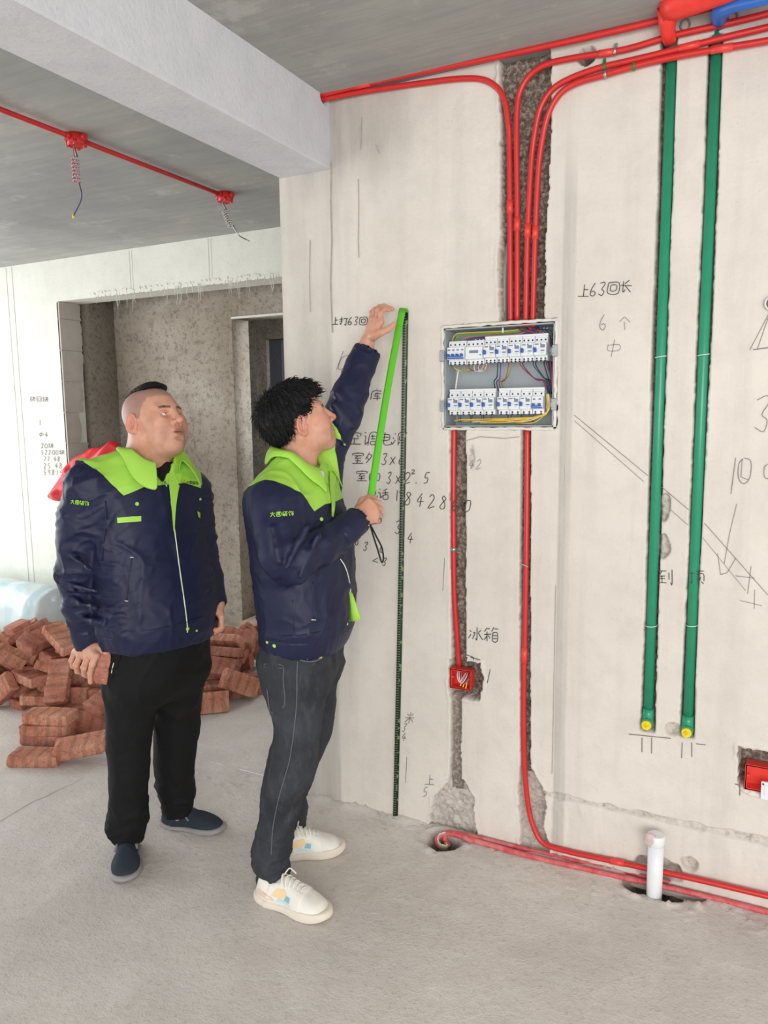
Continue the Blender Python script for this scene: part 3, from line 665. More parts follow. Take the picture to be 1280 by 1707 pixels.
conduit('drain_pipe', [at(840, 545, .062), at(841, 470, .062), at(845, 425, .062), at(852, 400, .066)], .013, M_grey, 'grey pipe half hidden in the chase behind the red conduits', 'pipe')
conduit('electrical_conduit', [at(757, 709, .02), at(756, 800, .014), at(756, 900, .012), at(757, 990, .012), at(761, 1050, .018), at(765, 1112, .028)], R20, M_red, 'red conduit dropping from the breaker box to the small red socket box', 'conduit', rings=((.50, .012),), ring_mat=M_steel)
e5 = [at(879, 709, .014), at(878, 850, .010), at(876, 1000, .008), at(873, 1150, .008), at(873, 1230, .006), at(875, 1290, .004), at(880, 1340, -.002)]
fl = lambda px, py, z=.012: atz(px, py, z)
e5 += [at(888, 1375, -.010), at(905, 1405, -.016), at(945, 1419, -.018), at(1000, 1431, -.018), at(1080, 1448, -.02), at(1170, 1468, -.02), at(1280, 1494, -.02), at(1420, 1527, -.02)]
conduit('electrical_conduit', e5, R20, M_red, 'long red conduit from the breaker box bending at the floor towards the right', 'conduit', rings=((.33, .06), (.72, .05)), ring_mat=M_coup)
hl = fl(733, 1412, -.03)
conduit('electrical_conduit', [hl, fl(729, 1402, -.004), fl(733, 1393, .012), fl(752, 1390, .016), fl(800, 1404, .013), fl(880, 1426, .012), fl(1000, 1454, .012), fl(1090, 1474, .013), fl(1180, 1495, .012), fl(1290, 1523, .012), fl(1400, 1550, .012)], R20, M_dred, 'dusty pink-red conduit on the floor, front one of the pair leaving the hole', 'conduit', rings=((.12, .05), (.55, .05)), ring_mat=M_dred)
conduit('electrical_conduit', [fl(748, 1410, -.03), fl(741, 1398, -.002), fl(746, 1389, .014), fl(770, 1391, .018), fl(830, 1405, .013), fl(920, 1426, .012), fl(1020, 1449, .012), fl(1100, 1468, .013), fl(1190, 1487, .012), fl(1290, 1510, .012), fl(1400, 1536, .012)], R20, M_dred, 'dusty pink-red conduit on the floor, rear one of the pair leaving the hole', 'conduit')
GP = 'green water pipes'
for nm_, tp, bt, lab in (('left', (1115, 60), (1079, 1200), 'green water pipe nearer the breaker box, with yellow plug at its foot'), ('right', (1193, 55), (1145, 1212), 'green water pipe farther right, with yellow plug at its foot')):
    yv = .012; a = at(tp[0], tp[1], yv); b = at(bt[0], bt[1]-6, yv); a[0] = b[0] = at(bt[0]+1, bt[1], yv)[0]; a[2] = CH-.08 if nm_ == 'x' else a[2]
    root = empty('water_pipe', b, lab, 'pipe', GP)
    MB().tube([a, (a+b)/2, b], .0158, 20).build('pipe', M_green, root)
    m = MB(); m.tube([b+vec(0, 0, .03), b+vec(0, 0, .005), b+vec(0, -.002, -.010), b+vec(0, -.014, -.018), b+vec(0, -.030, -.018)], [.0185, .0190, .0195, .0195, .0195], 20); m.build('elbow', M_green, root)
    c = b+vec(0, -.031, -.018); m = MB(); m.cyl(c, c+vec(0, -.010, 0), .0165, 20, r2=.0150); m.box(c+vec(0, -.013, 0), (.017, .006, .005), bev=.001); m.box(c+vec(0, -.013, 0), (.005, .006, .017), bev=.001); m.build('plug', M_yel, root)
    for fy in ((595, 1045) if nm_ == 'left' else (592, 1044)):
        pz = at(bt[0]+10, fy, 0)[2]; m = MB(); arc = [a*0+vec(b[0]+.0172*math.cos(t), b[1]-.0172*math.sin(t), pz+.002*math.cos(t)) for t in np.linspace(-.5, 3.6, 14)]; m.tube(arc, .0016, 6); m.tube([arc[0], arc[0]+vec(.01, 0, .004)], .0012, 5); m.build('cable_tie', M_tie, root)
    m = MB()
    for dx in (-.018, .018): m.tube([(b[0]+dx, -.003, b[2]-.012), (b[0]+dx, -.003, b[2]-.055)], .0012, 5)
# ---------------------------------------------------------------- big fittings at the ceiling
root = empty('fire_pipe', at(1110, 40, -.07), 'thick bright red pipe fitting with a short branch, at the ceiling corner', 'pipe')
bc = at(1112, 14, -.09); m = MB(); m.tube([bc+vec(-.006, 0, .005), bc+vec(.03, -.01, .004), bc+vec(.16, -.05, .0), bc+vec(.5, -.16, -.0)], [.040, .044, .044, .044], 22); m.build('main', M_bigred, root)
br = at(1113, 54, -.045); m = MB(); m.tube([bc+vec(.005, -.002, .0), bc*.5+br*.5, br+vec(0, 0, .004), br+vec(.001, .03, -.004), br+vec(.001, .05, -.004)], [.034, .026, .0215, .0205, .020], 20); m.build('branch', M_bigred, root)
root = empty('supply_pipe', at(1205, 20, -.07), 'thick blue pipe elbow beside the red fitting at the ceiling corner', 'pipe')
bc = at(1200, 14, -.085); e = at(1290, -6, -.17); m = MB(); br = at(1199, 27, -.04)
m.tube([br+vec(0, .04, 0), br, bc+vec(.002, 0, -.004), bc*.7+e*.3, e, e+(e-bc)], [.023, .0235, .025, .018, .017, .017], 20); m.build('pipe', M_blue, root)
for px, py in ((1142, 42), (1221, 28)):
    c = at(px, py, -.004); m = MB(); m.tube([c+vec(.013*math.cos(a), 0, .016*math.sin(a)) for a in np.linspace(0, 6.28, 20)], .003, 6); o = m.build('pipe_bracket', M_grey, base=c); tag(o, 'small grey ring on the wall right of the %s fitting' % ('red' if px < 1200 else 'blue'), 'bracket')
# ---------------------------------------------------------------- socket boxes
def socket_box(c, w, hgt, d, lab, wires=False):
    root = empty('socket_box', (c[0], 0, c[1]-hgt/2), lab, 'socket box'); t = .003; m = MB(); x, z = c; y0 = -.006
    m.box((x, y0+d, z), (w, t, hgt)); m.box((x-w/2, y0+d/2, z), (t, d, hgt)); m.box((x+w/2, y0+d/2, z), (t, d, hgt)); m.box((x, y0+d/2, z-hgt/2), (w+t, d, t)); m.box((x, y0+d/2, z+hgt/2), (w+t, d, t))
    for sx in (-1, 1): m.box((x+sx*w/2, y0+.002, z), (.007, .004, hgt+.006), bev=.001)
    for sz in (-1, 1): m.box((x, y0+.002, z+sz*hgt/2), (w+.006, .004, .007), bev=.001)
    for sx in (-1, 1): m.box((x+sx*(w/2-.006), y0+.010, z+.004), (.008, .012, .009), bev=.001)
    m.build('casing', M_coup, root); return root
c1 = W(768, 1132); sb = socket_box((c1[0], c1[1]), .078, .072, .045, 'small square red socket box with loose wires in the wall chase')
for k in range(5):
    x0 = c1[0]-.02+.004*k; z0 = c1[1]+.030; pts = [(x0, .03, z0), (x0+.003, .006, z0-.02), (x0+.014, .0, z0-.042-.002*k), (x0+.026+.002*k, .004, z0-.026), (x0+.032, .02, z0-.010)]
    MB().tube(crom(pts, 6), .0018, 6).build('wire', WIRE[('white', 'pink', 'white', 'dusk', 'pink')[k]], sb)
for k in range(3):
    x0 = c1[0]-.002+.011*k; MB().tube(crom([(x0, .02, c1[1]-.004), (x0+.003, .004, c1[1]-.014), (x0+.001, -.002, c1[1]-.026-.003*k)], 5), [.0022]*10+[.004], 6).build('wire', WIRE['yellow'], sb)
c2 = W(1284, 1298); sb2 = socket_box((c2[0]+.005, W(1240, 1293)[1]), .150, .080, .048, 'wide red double socket box at the right edge with a white module')
m = MB(); c = at(1275, 1318, -.012); m.box(c+vec(.006, 0, 0), (.036, .010, .060), bev=.002); m.box(c+vec(.006, -.006, .004), (.016, .003, .036), bev=.001); m.disc(c+vec(-.006, -.0055, .023), (0, 1, 0), .003, .002, 10, 1); m.build('module', [M_white, M_bdark], sb2)
# plaster blob under it
m = MB(); r = random.Random(2)
for px, py, s in ((1243, 1318, .014), (1254, 1322, .018), (1263, 1326, .012)): p = at(px, py, .002); m.tube([p+vec(-s, 0, 0), p, p+vec(s, 0, 0)], [s*.4, s*.75, s*.3], 10)
tag(m.build('plaster_lump', M_rim, base=at(1250, 1322, 0)), 'smear of set plaster under the wide red socket box', 'plaster')
# ---------------------------------------------------------------- white stub and pipe end in the hole
b0 = fl(1091, 1478, -.05); b0[1] = -.062; b0[0] = at(1091, 1468, -.062)[0]; root = empty('drain_stub', (b0[0], b0[1], 0), 'white plastic stub pipe standing in the hole by the wall', 'pipe'); zt_ = at(1095, 1392, -.062)[2]
m = MB(); m.tube([(b0[0], b0[1], -.06), (b0[0], b0[1], .05), (b0[0], b0[1], zt_-.03)], .0255, 26, cap=True); m.build('pipe', M_pvc, root)
m = MB(); m.tube([(b0[0], b0[1], zt_-.035), (b0[0], b0[1], zt_-.033), (b0[0], b0[1], zt_), (b0[0], b0[1], zt_+.002)], [.0262, .0285, .0285, .026], 26); m.build('collar', M_pvc, root)
P_ = plain('pinkish_lime', (214, 190, 190), .9, bump=.6, vs=60); s_ = Solid(); r = random.Random(3); cc = vec(b0[0]-.014, b0[1]-.016, zt_-.012); s_.u(ell(cc, (.020, .014, .022)))
for k in range(9): s_.u(ell(cc+vec(r.uniform(-.016, .012), r.uniform(-.008, .004), r.uniform(-.022, .016)), (.009, .007, .010)), .006)
V, Q = meshify(s_, cc-.05, cc+.05, .0025); link('lime_crust', mesh_from(V, Q, True), P_, root)
hp = fl(742, 1402, .0); root = empty('broken_pipe_end', hp, 'broken cream pipe end sticking out of the small floor hole', 'pipe'); m = MB()
n = 26; R_ = .026; th = .004; V = []; Fc = []
ax = unit(vec(.35, -.55, .75)); u = unit(np.cross(ax, (0, 0, 1))); v = np.cross(ax, u); r = random.Random(6)
for k in range(n+1):
    a = -1.9+3.9*k/n; e = hp+vec(-.004, -.006, .006)+ax*(.012+r.uniform(-.006, .008)); d = math.cos(a)*u+math.sin(a)*v
    for q in (hp-ax*.035+d*R_, e+d*R_, e+d*(R_-th), hp-ax*.035+d*(R_-th)): V.append(q)
for k in range(n):
    for j in range(4): Fc.append((k*4+j, (k+1)*4+j, (k+1)*4+(j+1) % 4, k*4+(j+1) % 4))
m.add(V, Fc); m.build('pipe', plain('cream_pipe', (222, 212, 190), .5), root)
MB().tube(crom([hp+vec(-.004, .0, -.03), hp+vec(.002, -.004, -.004), hp+vec(.010, -.004, -.014)], 5), .0022, 6).build('wire', WIRE['yellow'], root)
# ---------------------------------------------------------------- ceiling conduit with lamp boxes on the left
cx_ = -.875; zc_ = CH-.018
conduit('ceiling_conduit', [(cx_, -2.6, zc_), (cx_, -1., zc_), (cx_, .0, zc_), (cx_, .77, zc_)], .0105, M_red, 'straight red conduit along the left ceiling joining two junction boxes', 'conduit', smooth=0)
for k, (yy, lab) in enumerate(((-.20, 'red ceiling junction box with the longer dangling curled wire'), (.77, 'red ceiling junction box at the end of the conduit, shorter dark wire'))):
    root = empty('junction_box', (cx_, yy, CH), lab, 'junction box', None)
    m = MB(); c = vec(cx_, yy, 0); m.tube([c+vec(0, 0, CH), c+vec(0, 0, CH-.045), c+vec(0, 0, CH-.046)], [.036, .036, .034], 24); 
    for a in range(4): an = a*math.pi/2; d = vec(math.cos(an), math.sin(an), 0); m.cyl(c+d*.030+vec(0, 0, zc_), c+d*.054+vec(0, 0, zc_), .0135, 14)
    for a in (.6, 2.2, 3.8, 5.4): d = vec(math.cos(a), math.sin(a), 0); m.cyl(c+d*.034+vec(0, 0, CH-.03), c+d*.034+vec(0, 0, CH-.052), .008, 10)
    m.tube([c+vec(.033*math.cos(a), .033*math.sin(a), CH-.046) for a in np.linspace(0, 2*math.pi, 26)], .0035, 6); m.build('casing', M_red, root)
    py = [(122, 240), (125, 262), (128, 305), (136, 330), (122, 361)] if k == 0 else [(370, 336), (374, 352), (385, 378), (398, 392), (416, 402)]
    K = [at(px, pz, yy-.01) for px, pz in py]
    for q in range(3 if k == 0 else 2):
        n_ = 60; pts = [K[0]]; a0 = K[1]; a1 = K[2]; rr = .014 if k == 0 else .015; tr = 7
        d = unit(a1-a0); s1 = unit(np.cross(d, (0, 1, 0))); s2 = np.cross(d, s1)
        for i in range(n_): t = i/(n_-1); an = t*tr*2*math.pi+q*.5; pts.append(a0+(a1-a0)*t+rr*(math.cos(an)*s1+math.sin(an)*s2)+d*.002*q)
        if q == 0 or k: pts += list(crom([pts[-1], K[3], K[4]], 6))
        MB().tube(pts, .0026, 6).build('wire', WIRE[(('dusk', 'white', 'pink'), ('black', 'white'))[k][q]], root)
    if k == 0: MB().tube([K[4]+vec(0, 0, .012), K[4], K[4]+vec(0, 0, -.008)], [.003, .005, .003], 8).build('wire_cap', M_yel, root)
# a dark lamp-holder with its drawn triangle at the right edge
root = empty('wall_outlet_sleeve', at(1286, 505, 0), 'dark cut pipe end poking out of the wall at the right edge', 'pipe'); c = at(1288, 506, 0)
m = MB(); m.tube([c+vec(0, .05, 0), c+vec(0, -.012, 0)], .020, 22); m.build('sleeve', plain('dark_sleeve', (90, 76, 80), .5), root); m = MB(); m.tube([c+vec(.020*math.cos(a), -.013, .020*math.sin(a)) for a in np.linspace(0, 2*math.pi, 24)], .0028, 6); m.build('ring', WIRE['white'], root)
# ---------------------------------------------------------------- handwriting on the plaster (strokes in a unit box, y down)
GL = {
'0': ['4,1 1,3 1,8 4,10 8,8 8,2 4,1'], '1': ['5,0 4,10'], '2': ['1,2 4,0 7,3 1,10 8,9'], '3': ['2,1 6,0 7,2 4,5 7,7 5,10 1,9'], '4': ['6,0 1,6 9,6', '6,3 5,10'],
'5': ['8,0 3,1 2,5 6,5 6,9 1,10'], '6': ['6,0 2,4 1,8 4,10 7,8 5,6 2,7'], '7': ['1,1 7,1 3,10'], '9': ['7,3 5,0 2,2 3,5 7,4 6,10'], '8': ['7,2 4,0 2,2 6,6 6,9 3,10 1,8 4,5 7,2'], 'x': ['1,3 7,9', '7,3 1,10'], '.': ['3,9 4,10'], '-': ['1,5 8,4'], '2s': ['1,2 4,0 5,3 2,5 9,4'],
'空': ['5,0 5,1', '1,3 1,1 9,1 9,3', '4,2 2,4', '6,2 8,4', '3,5 8,5', '5,5 5,9', '1,9 10,9'], '室': ['5,0 5,1', '1,3 1,1 9,1 9,3', '2,3 8,3', '5,3 3,5 8,5', '5,5 5,9', '3,7 8,7', '1,9 10,9'],
'调': ['1,0 2,1', '1,3 2,3 2,9 4,7', '4,10 5,1 10,1 10,9 9,9', '6,3 9,3', '6,5 9,5', '7,2 7,5', '6,7 9,7 9,9 6,9 6,7'], '电': ['2,2 8,2 8,6 2,6 2,2', '2,4 8,4', '5,0 5,9 10,9 10,7'], '源': ['1,1 2,2', '0,4 1,5', '0,9 2,6', '4,10 4,1 10,1', '5,3 9,3 9,6 5,6 5,3', '7,6 7,10', '5,7 4,9', '9,7 10,9'],
'外': ['3,0 0,6', '3,2 5,3 1,9', '1,4 3,6', '7,0 7,10', '7,4 10,6'], '内': ['1,9 1,3 9,3 9,9 8,9', '5,0 5,3 2,7', '5,4 7,6'], '话': ['1,0 2,1', '0,4 2,4 2,9 4,7', '9,0 5,2', '4,4 10,4', '7,2 7,6', '5,6 9,6 9,10 5,10 5,6'], '冰': ['1,2 2,3', '0,8 2,5', '6,0 6,9 5,8', '3,4 5,4 3,8', '9,2 7,4 10,9'],
'箱': ['2,0 0,3', '2,1 4,1', '7,0 5,3', '7,1 10,1', '0,5 5,5', '2,3 2,10', '2,6 0,9', '3,6 4,8', '6,4 9,4 9,10 6,10 6,4', '6,6 9,6', '6,8 9,8'], '库': ['5,0 5,1', '1,9 2,2 9,2', '4,4 9,4', '6,3 4,6 8,6', '6,5 6,10', '3,8 9,8'], '打': ['0,3 4,3', '2,0 2,9 1,8', '0,6 4,5', '5,2 10,2', '8,2 8,10 6,9'],
'回': ['1,1 9,1 9,9 1,9 1,1', '3,3 7,3 7,7 3,7 3,3'], '长': ['7,0 4,3', '1,4 9,4', '3,1 3,9 5,7', '4,4 9,9'], '上': ['5,0 5,9', '5,4 8,4', '1,9 9,9'], '到': ['0,1 6,1', '3,1 1,4 5,4', '3,4 3,9', '1,6 5,6', '0,9 6,9', '8,2 8,7', '10,0 10,10 9,9'], '顶': ['0,2 4,2', '2,2 2,9 1,8', '5,1 10,1', '7,1 6,3', '6,3 6,8', '6,3 10,3 10,8', '8,5 6,10', '8,8 10,10'],
'个': ['5,0 1,4', '5,0 9,4', '5,4 5,10'], '中': ['2,3 8,3 8,6 2,6 2,3', '5,0 4,10'], '米': ['2,1 4,3', '8,1 6,3', '1,5 9,5', '5,0 5,10', '5,5 1,9', '5,5 9,9'], '大': ['1,3 9,3', '5,0 5,4 1,10', '5,4 9,10'], '圆': ['1,1 9,1 9,9 1,9 1,1', '3,2 7,2 7,4 3,4 3,2', '3,5 7,5', '3,5 3,7', '7,5 7,7', '5,6 4,8', '6,7 7,8'],
'装': ['2,0 2,4', '1,1 2,2', '0,4 2,3', '4,1 10,1', '7,0 7,4', '5,4 9,4', '0,6 10,6', '5,5 5,6 1,9', '4,7 4,10 5,9', '5,7 9,10', '9,7 7,8'], '饰': ['2,0 0,4', '2,1 4,1 3,3', '2,4 2,9 4,8', '6,0 5,3', '6,2 10,2', '6,5 9,5 9,8', '6,5 6,8', '8,3 8,10'],
'砖': ['0,1 4,1', '2,1 0,5', '1,5 4,5 4,8 1,8 1,5', '5,2 10,2', '5,4 10,4', '7,0 6,6 9,6 7,9'], '块': ['0,3 4,3', '2,0 2,8', '0,9 4,7', '5,2 9,2 9,5', '4,5 10,5', '7,0 7,5 4,10', '7,5 10,10']}
def stroke_mesh(m, pts, wd, fn, mi=0):
    """pts are 2-D; fn maps them to space just proud of the surface"""
    P = np.array(pts, float); P = crom(P, 3) if len(P) > 2 else P; T = np.gradient(P, axis=0); T /= np.linalg.norm(T, axis=1)[:, None]+1e-9; N = np.stack([-T[:, 1], T[:, 0]], 1)
    n = len(P); V = [fn(*(P[i]+N[i]*wd/2)) for i in range(n)]+[fn(*(P[i]-N[i]*wd/2)) for i in range(n)]
    m.add(V, [(i, i+1, n+i+1, n+i) for i in range(n-1)]+[], mi)
def glyphs(m, text, x, y, s, wd, fn, adv=1.15, slant=0., jit=.05, rise=0., seed=1, sx=1.):
    r = random.Random(seed); cx = x
    for ch in text:
        if ch == ' ': cx += s*.6; continue
        narrow = ch in '0123456789x.-'; k = .62 if narrow else 1.
        for st in GL[ch]:
            pts = []
            for q in st.split():
                u, v = map(float, q.split(',')); u = u/10*k+r.uniform(-jit, jit)*.5; v = v/10+r.uniform(-jit, jit)*.5
                pts.append((cx+s*sx*(u+slant*(1-v)), y-(cx-x)*rise+s*v))
            stroke_mesh(m, pts, wd, fn)
        cx += s*sx*(adv*k+(.05 if narrow else 0))
def onwall(y0=-.0035):
    return lambda px, py: at(px, py, y0)
M_ink = plain('marker_ink', (64, 60, 60), .7, var=.1); M_pencil = plain('pencil_line', (128, 122, 116), .8, var=.1)
def writing(items, mat, parent, name='handwriting'):
    m = MB()
    for it in items: it(m)
    return m.build(name, mat, parent)
WF = onwall()
def T(text, x, y, s, wd=1.3, **k): return lambda m: glyphs(m, text, x, y, s, wd, WF, **k)
def Lw(pts, wd=1.1): return lambda m: [stroke_mesh(m, [pts[i], pts[i+1]], wd, WF) for i in range(len(pts)-1)]
writing([T('空调电源', 578, 720, 23, seed=2, slant=.1, adv=1.1), T('室外', 585, 754, 20, seed=3, slant=.1), T('3x6', 634, 756, 19, seed=4, slant=.15), Lw([(667, 760), (677, 756)]), T('室内', 592, 784, 19, seed=5, slant=.1), T('3x2.5', 642, 787, 19, seed=6, slant=.12, adv=1.25),
         T('2', 685, 783, 7, seed=6, sx=2), T('电话', 611, 815, 17, seed=7), T('1', 657, 817, 18, seed=8), T('7', 664, 818, 20, seed=8), T('842860', 673, 820, 22, seed=9, adv=1.35, rise=-.12, slant=.15), T('8', 768, 832, 18, seed=10),
         T('8', 628, 856, 17, slant=.2), T('3', 656, 868, 22, slant=.1), T('4', 678, 888, 18, slant=.1), T('3', 604, 904, 14, slant=.2), T('0', 592, 900, 9), T('3', 636, 930, 13, slant=.2), T('0', 633, 912, 9), Lw([(630, 930), (621, 935), (630, 938)]),
         T('上打63回长', 551, 528, 14, seed=11, adv=1.0, slant=.1), T('库', 616, 648, 20, seed=12, slant=.1), T('0', 602, 658, 9, sx=1.6), T('-', 640, 660, 4), T('冰箱', 781, 1046, 23, seed=13), Lw([(776, 1091), (789, 1096), (789, 1113)]), Lw([(784, 1096), (800, 1100), (796, 1113)]), Lw([(796, 1100), (795, 1113)]), Lw([(800, 1126), (808, 1136)]), Lw([(817, 1116), (812, 1139)]),
         T('上63回长', 961, 474, 22, seed=14, adv=.95, slant=.12, rise=.1), T('到顶', 1096, 950, 24, seed=15, adv=2.2)], M_ink, WALL)
writing([T('6', 998, 524, 26, 1.1), T('个', 1030, 528, 22, .9), T('中', 1006, 566, 30, .9, slant=.1), T('0', 560, 590, 26, .9, slant=.4), Lw([(572, 585), (561, 616)], .9), T('3', 1253, 660, 60, 1.2, slant=.05), T('1', 1202, 762, 62, 1.2, slant=.1), T('0', 1228, 760, 46, 1.2), T('0', 1272, 772, 26, 1.2), Lw([(1237, 765), (1235, 795), (1247, 800)], 1.),
         Lw([(1228, 840), (1216, 890), (1207, 940)], .9), Lw([(1196, 922), (1201, 958), (1212, 955), (1226, 931)], .9), Lw([(1226, 960), (1258, 964)], .9), Lw([(1252, 944), (1246, 990)], .9), Lw([(1233, 1001), (1270, 1010)], .8), Lw([(1258, 983), (1257, 1015)], .8),
         Lw([(957, 692), (1080, 793)], 1.0), Lw([(957, 701), (1073, 803)], .8), Lw([(1103, 812), (1148, 850)], 1.), Lw([(1118, 850), (1146, 875)], .8), Lw([(1174, 872), (1280, 992)], 1.), Lw([(1170, 895), (1243, 985)], .7),
         Lw([(1250, 583), (1282, 522)], 1.), Lw([(1262, 583), (1274, 548), (1284, 520)], 1.), Lw([(1255, 583), (1284, 579)], 1.6), T('米', 672, 1188, 18, 1., slant=.2), T('3', 668, 1206, 14, 1., slant=.3), T('4', 668, 1222, 14, 1., slant=.2), T('5', 704, 1312, 16, .9, slant=.1), T('上', 706, 1292, 18, .9, slant=.1), Lw([(678, 1262), (676, 1305)], .8), T('42', 780, 766, 16, .8, slant=.2),
         Lw([(1048, 1224), (1078, 1227), (1118, 1231)], 1.4), Lw([(1160, 1240), (1176, 1242)], 1.4), Lw([(1070, 1230), (1070, 1254)], 1.5), Lw([(1086, 1230), (1086, 1256)], 1.5), Lw([(1137, 1238), (1136, 1264)], 1.5), Lw([(1153, 1238), (1153, 1262)], 1.5),
         Lw([(741, 930), (738, 985)], .8), Lw([(1233, 1244), (1234, 1265)], 2.2), Lw([(1225, 1307), (1233, 1309), (1233, 1326)], 2.2)], M_pencil, WALL)
M_crack = plain('plaster_crack', (172, 163, 152), .9, var=.15)
writing([Lw([(597, 298), (598, 345), (597, 400), (598, 430)], 1.6), Lw([(603, 195), (601, 250)], 1.2), Lw([(552, 270), (551, 330), (553, 400), (551, 470), (554, 555)], 2.6), Lw([(517, 400), (516, 460), (517, 520)], 1.6), Lw([(626, 240), (632, 256)], 1.2), Lw([(776, 735), (800, 728), (840, 731), (866, 728)], 1.6), Lw([(940, 765), (941, 800), (942, 850)], .9), Lw([(926, 975), (922, 1200), (920, 1290)], 1.2), Lw([(868, 940), (880, 945)], 1.5)], M_crack, WALL, 'plaster_crack')
m = MB(); cp = [atz(x, y, .0012) for x, y in ((0, 1369), (28, 1352), (55, 1336), (80, 1326), (100, 1315), (118, 1308), (140, 1295))]; m.tube(cp, [.0012, .0016, .0014, .0018, .0012, .001, .0005], 5, flat=(.3, 1)); m.build('floor_crack', M_crack, FLOOR)
FFn = onwall(); 
def farfn(px, py): return at(px, py, FY-.004)
def TF(text, x, y, s, wd=.8, **k): return lambda m: glyphs(m, text, x, y, s, wd, farfn, **k)
far = [o for o in COL.objects if o.name == 'wall_back'][0]
writing([TF('砖回块', 50, 661, 9), TF('1', 64, 700, 9), TF('中引', 64, 720, 9) if '引' in GL else TF('中4', 64, 720, 9), TF('20块', 68, 739, 8), TF('52200块', 68, 750, 8), TF('77 48', 72, 761, 8), TF('25 48', 72, 772, 9), TF('59815', 72, 783, 9)], M_pencil, far)
# ---------------------------------------------------------------- bricks
def brickmat():
    t = NT('fired_brick'); o = t.n('ShaderNodeObjectInfo'); n1 = t.noise(9, 5, .7); n2 = t.noise(60, 4, .7)
    c = t.mix(t.ramp(n1, [(.35, (0, 0, 0)), (.7, (1, 1, 1))]), lin((170, 104, 84)), lin((202, 150, 126)))
    hsv = t.n('ShaderNodeHueSaturation'); t.l(c, hsv.inputs['Color']); t.l(t.math('ADD', t.math('MULTIPLY', o.outputs['Random'], .35), .82), hsv.inputs['Value']); t.l(t.math('ADD', t.math('MULTIPLY', o.outputs['Random'], .012), .494), hsv.inputs['Hue'])
    c2 = t.mix(t.math('MULTIPLY', t.ramp(n2, [(.5, (0, 0, 0)), (.64, (1, 1, 1))]), .5), hsv.outputs[0], lin((122, 70, 54)))
    # soot bands from firing, across the long sides
    wv = t.n('ShaderNodeTexWave'); wv.inputs['Scale'].default_value = 5.2; wv.inputs['Distortion'].default_value = 1.2; wv.inputs['Detail'].default_value = 2; t.l(t.coord(), wv.inputs[0])
    c2 = t.mix(t.math('MULTIPLY', t.ramp(wv.outputs['Fac'], [(.6, (0, 0, 0)), (.85, (1, 1, 1))]), .38), c2, lin((112, 84, 70)))
    sp = t.noise(140, 2, .5); c2 = t.mix(t.math('MULTIPLY', t.ramp(sp, [(.68, (0, 0, 0)), (.75, (1, 1, 1))]), .5), c2, lin((222, 196, 172)))
    t.base(c2); t.set(.92, 0, .15); t.bump(n2, .7, .004); return t.m
M_brick = brickmat()
BL, BW, BH = .24, .115, .053
def brick_mesh(seed):
    s = Solid().u(rbox((0, 0, 0), (BL/2, BW/2, BH/2), .004))
    base = s.ops[0][1]
    r = random.Random(seed); chips = [(vec(sx*BL/2, sy*BW/2, sz*BH/2)+vec(r.uniform(-.02, .02), r.uniform(-.01, .01), 0)*0, r.uniform(.004, .016)) for sx in (-1, 1) for sy in (-1, 1) for sz in (-1, 1) if r.random() < .6]
    def f(p):
        d = base(p)+.0016*noise3(p*55, seed)+.0009*noise3(p*140, seed+3)
        for c, q in chips: d = np.maximum(d, q-np.linalg.norm(p-c, axis=1)+.003*noise3(p*90, seed))
        return d
    V, Q = meshify(f, (-.128, -.066, -.035), (.128, .066, .035), .0055, polish=True); return mesh_from(V, Q, True, 'brick')
BM = [brick_mesh(k) for k in range(5)]
for m_ in BM: m_.materials.append(M_brick)
bricks = []
def brick(loc, yaw=0., pitch=0., roll=0., mesh=None):
    o = bpy.data.objects.new('brick', BM[len(bricks) % 5] if mesh is None else mesh); COL.objects.link(o)
    o.matrix_world = Matrix.Translation(tuple(map(float, loc))) @ Matrix([list(map(float, q)) for q in rotm(yaw, pitch, roll)]).to_4x4(); bricks.append(o); return o
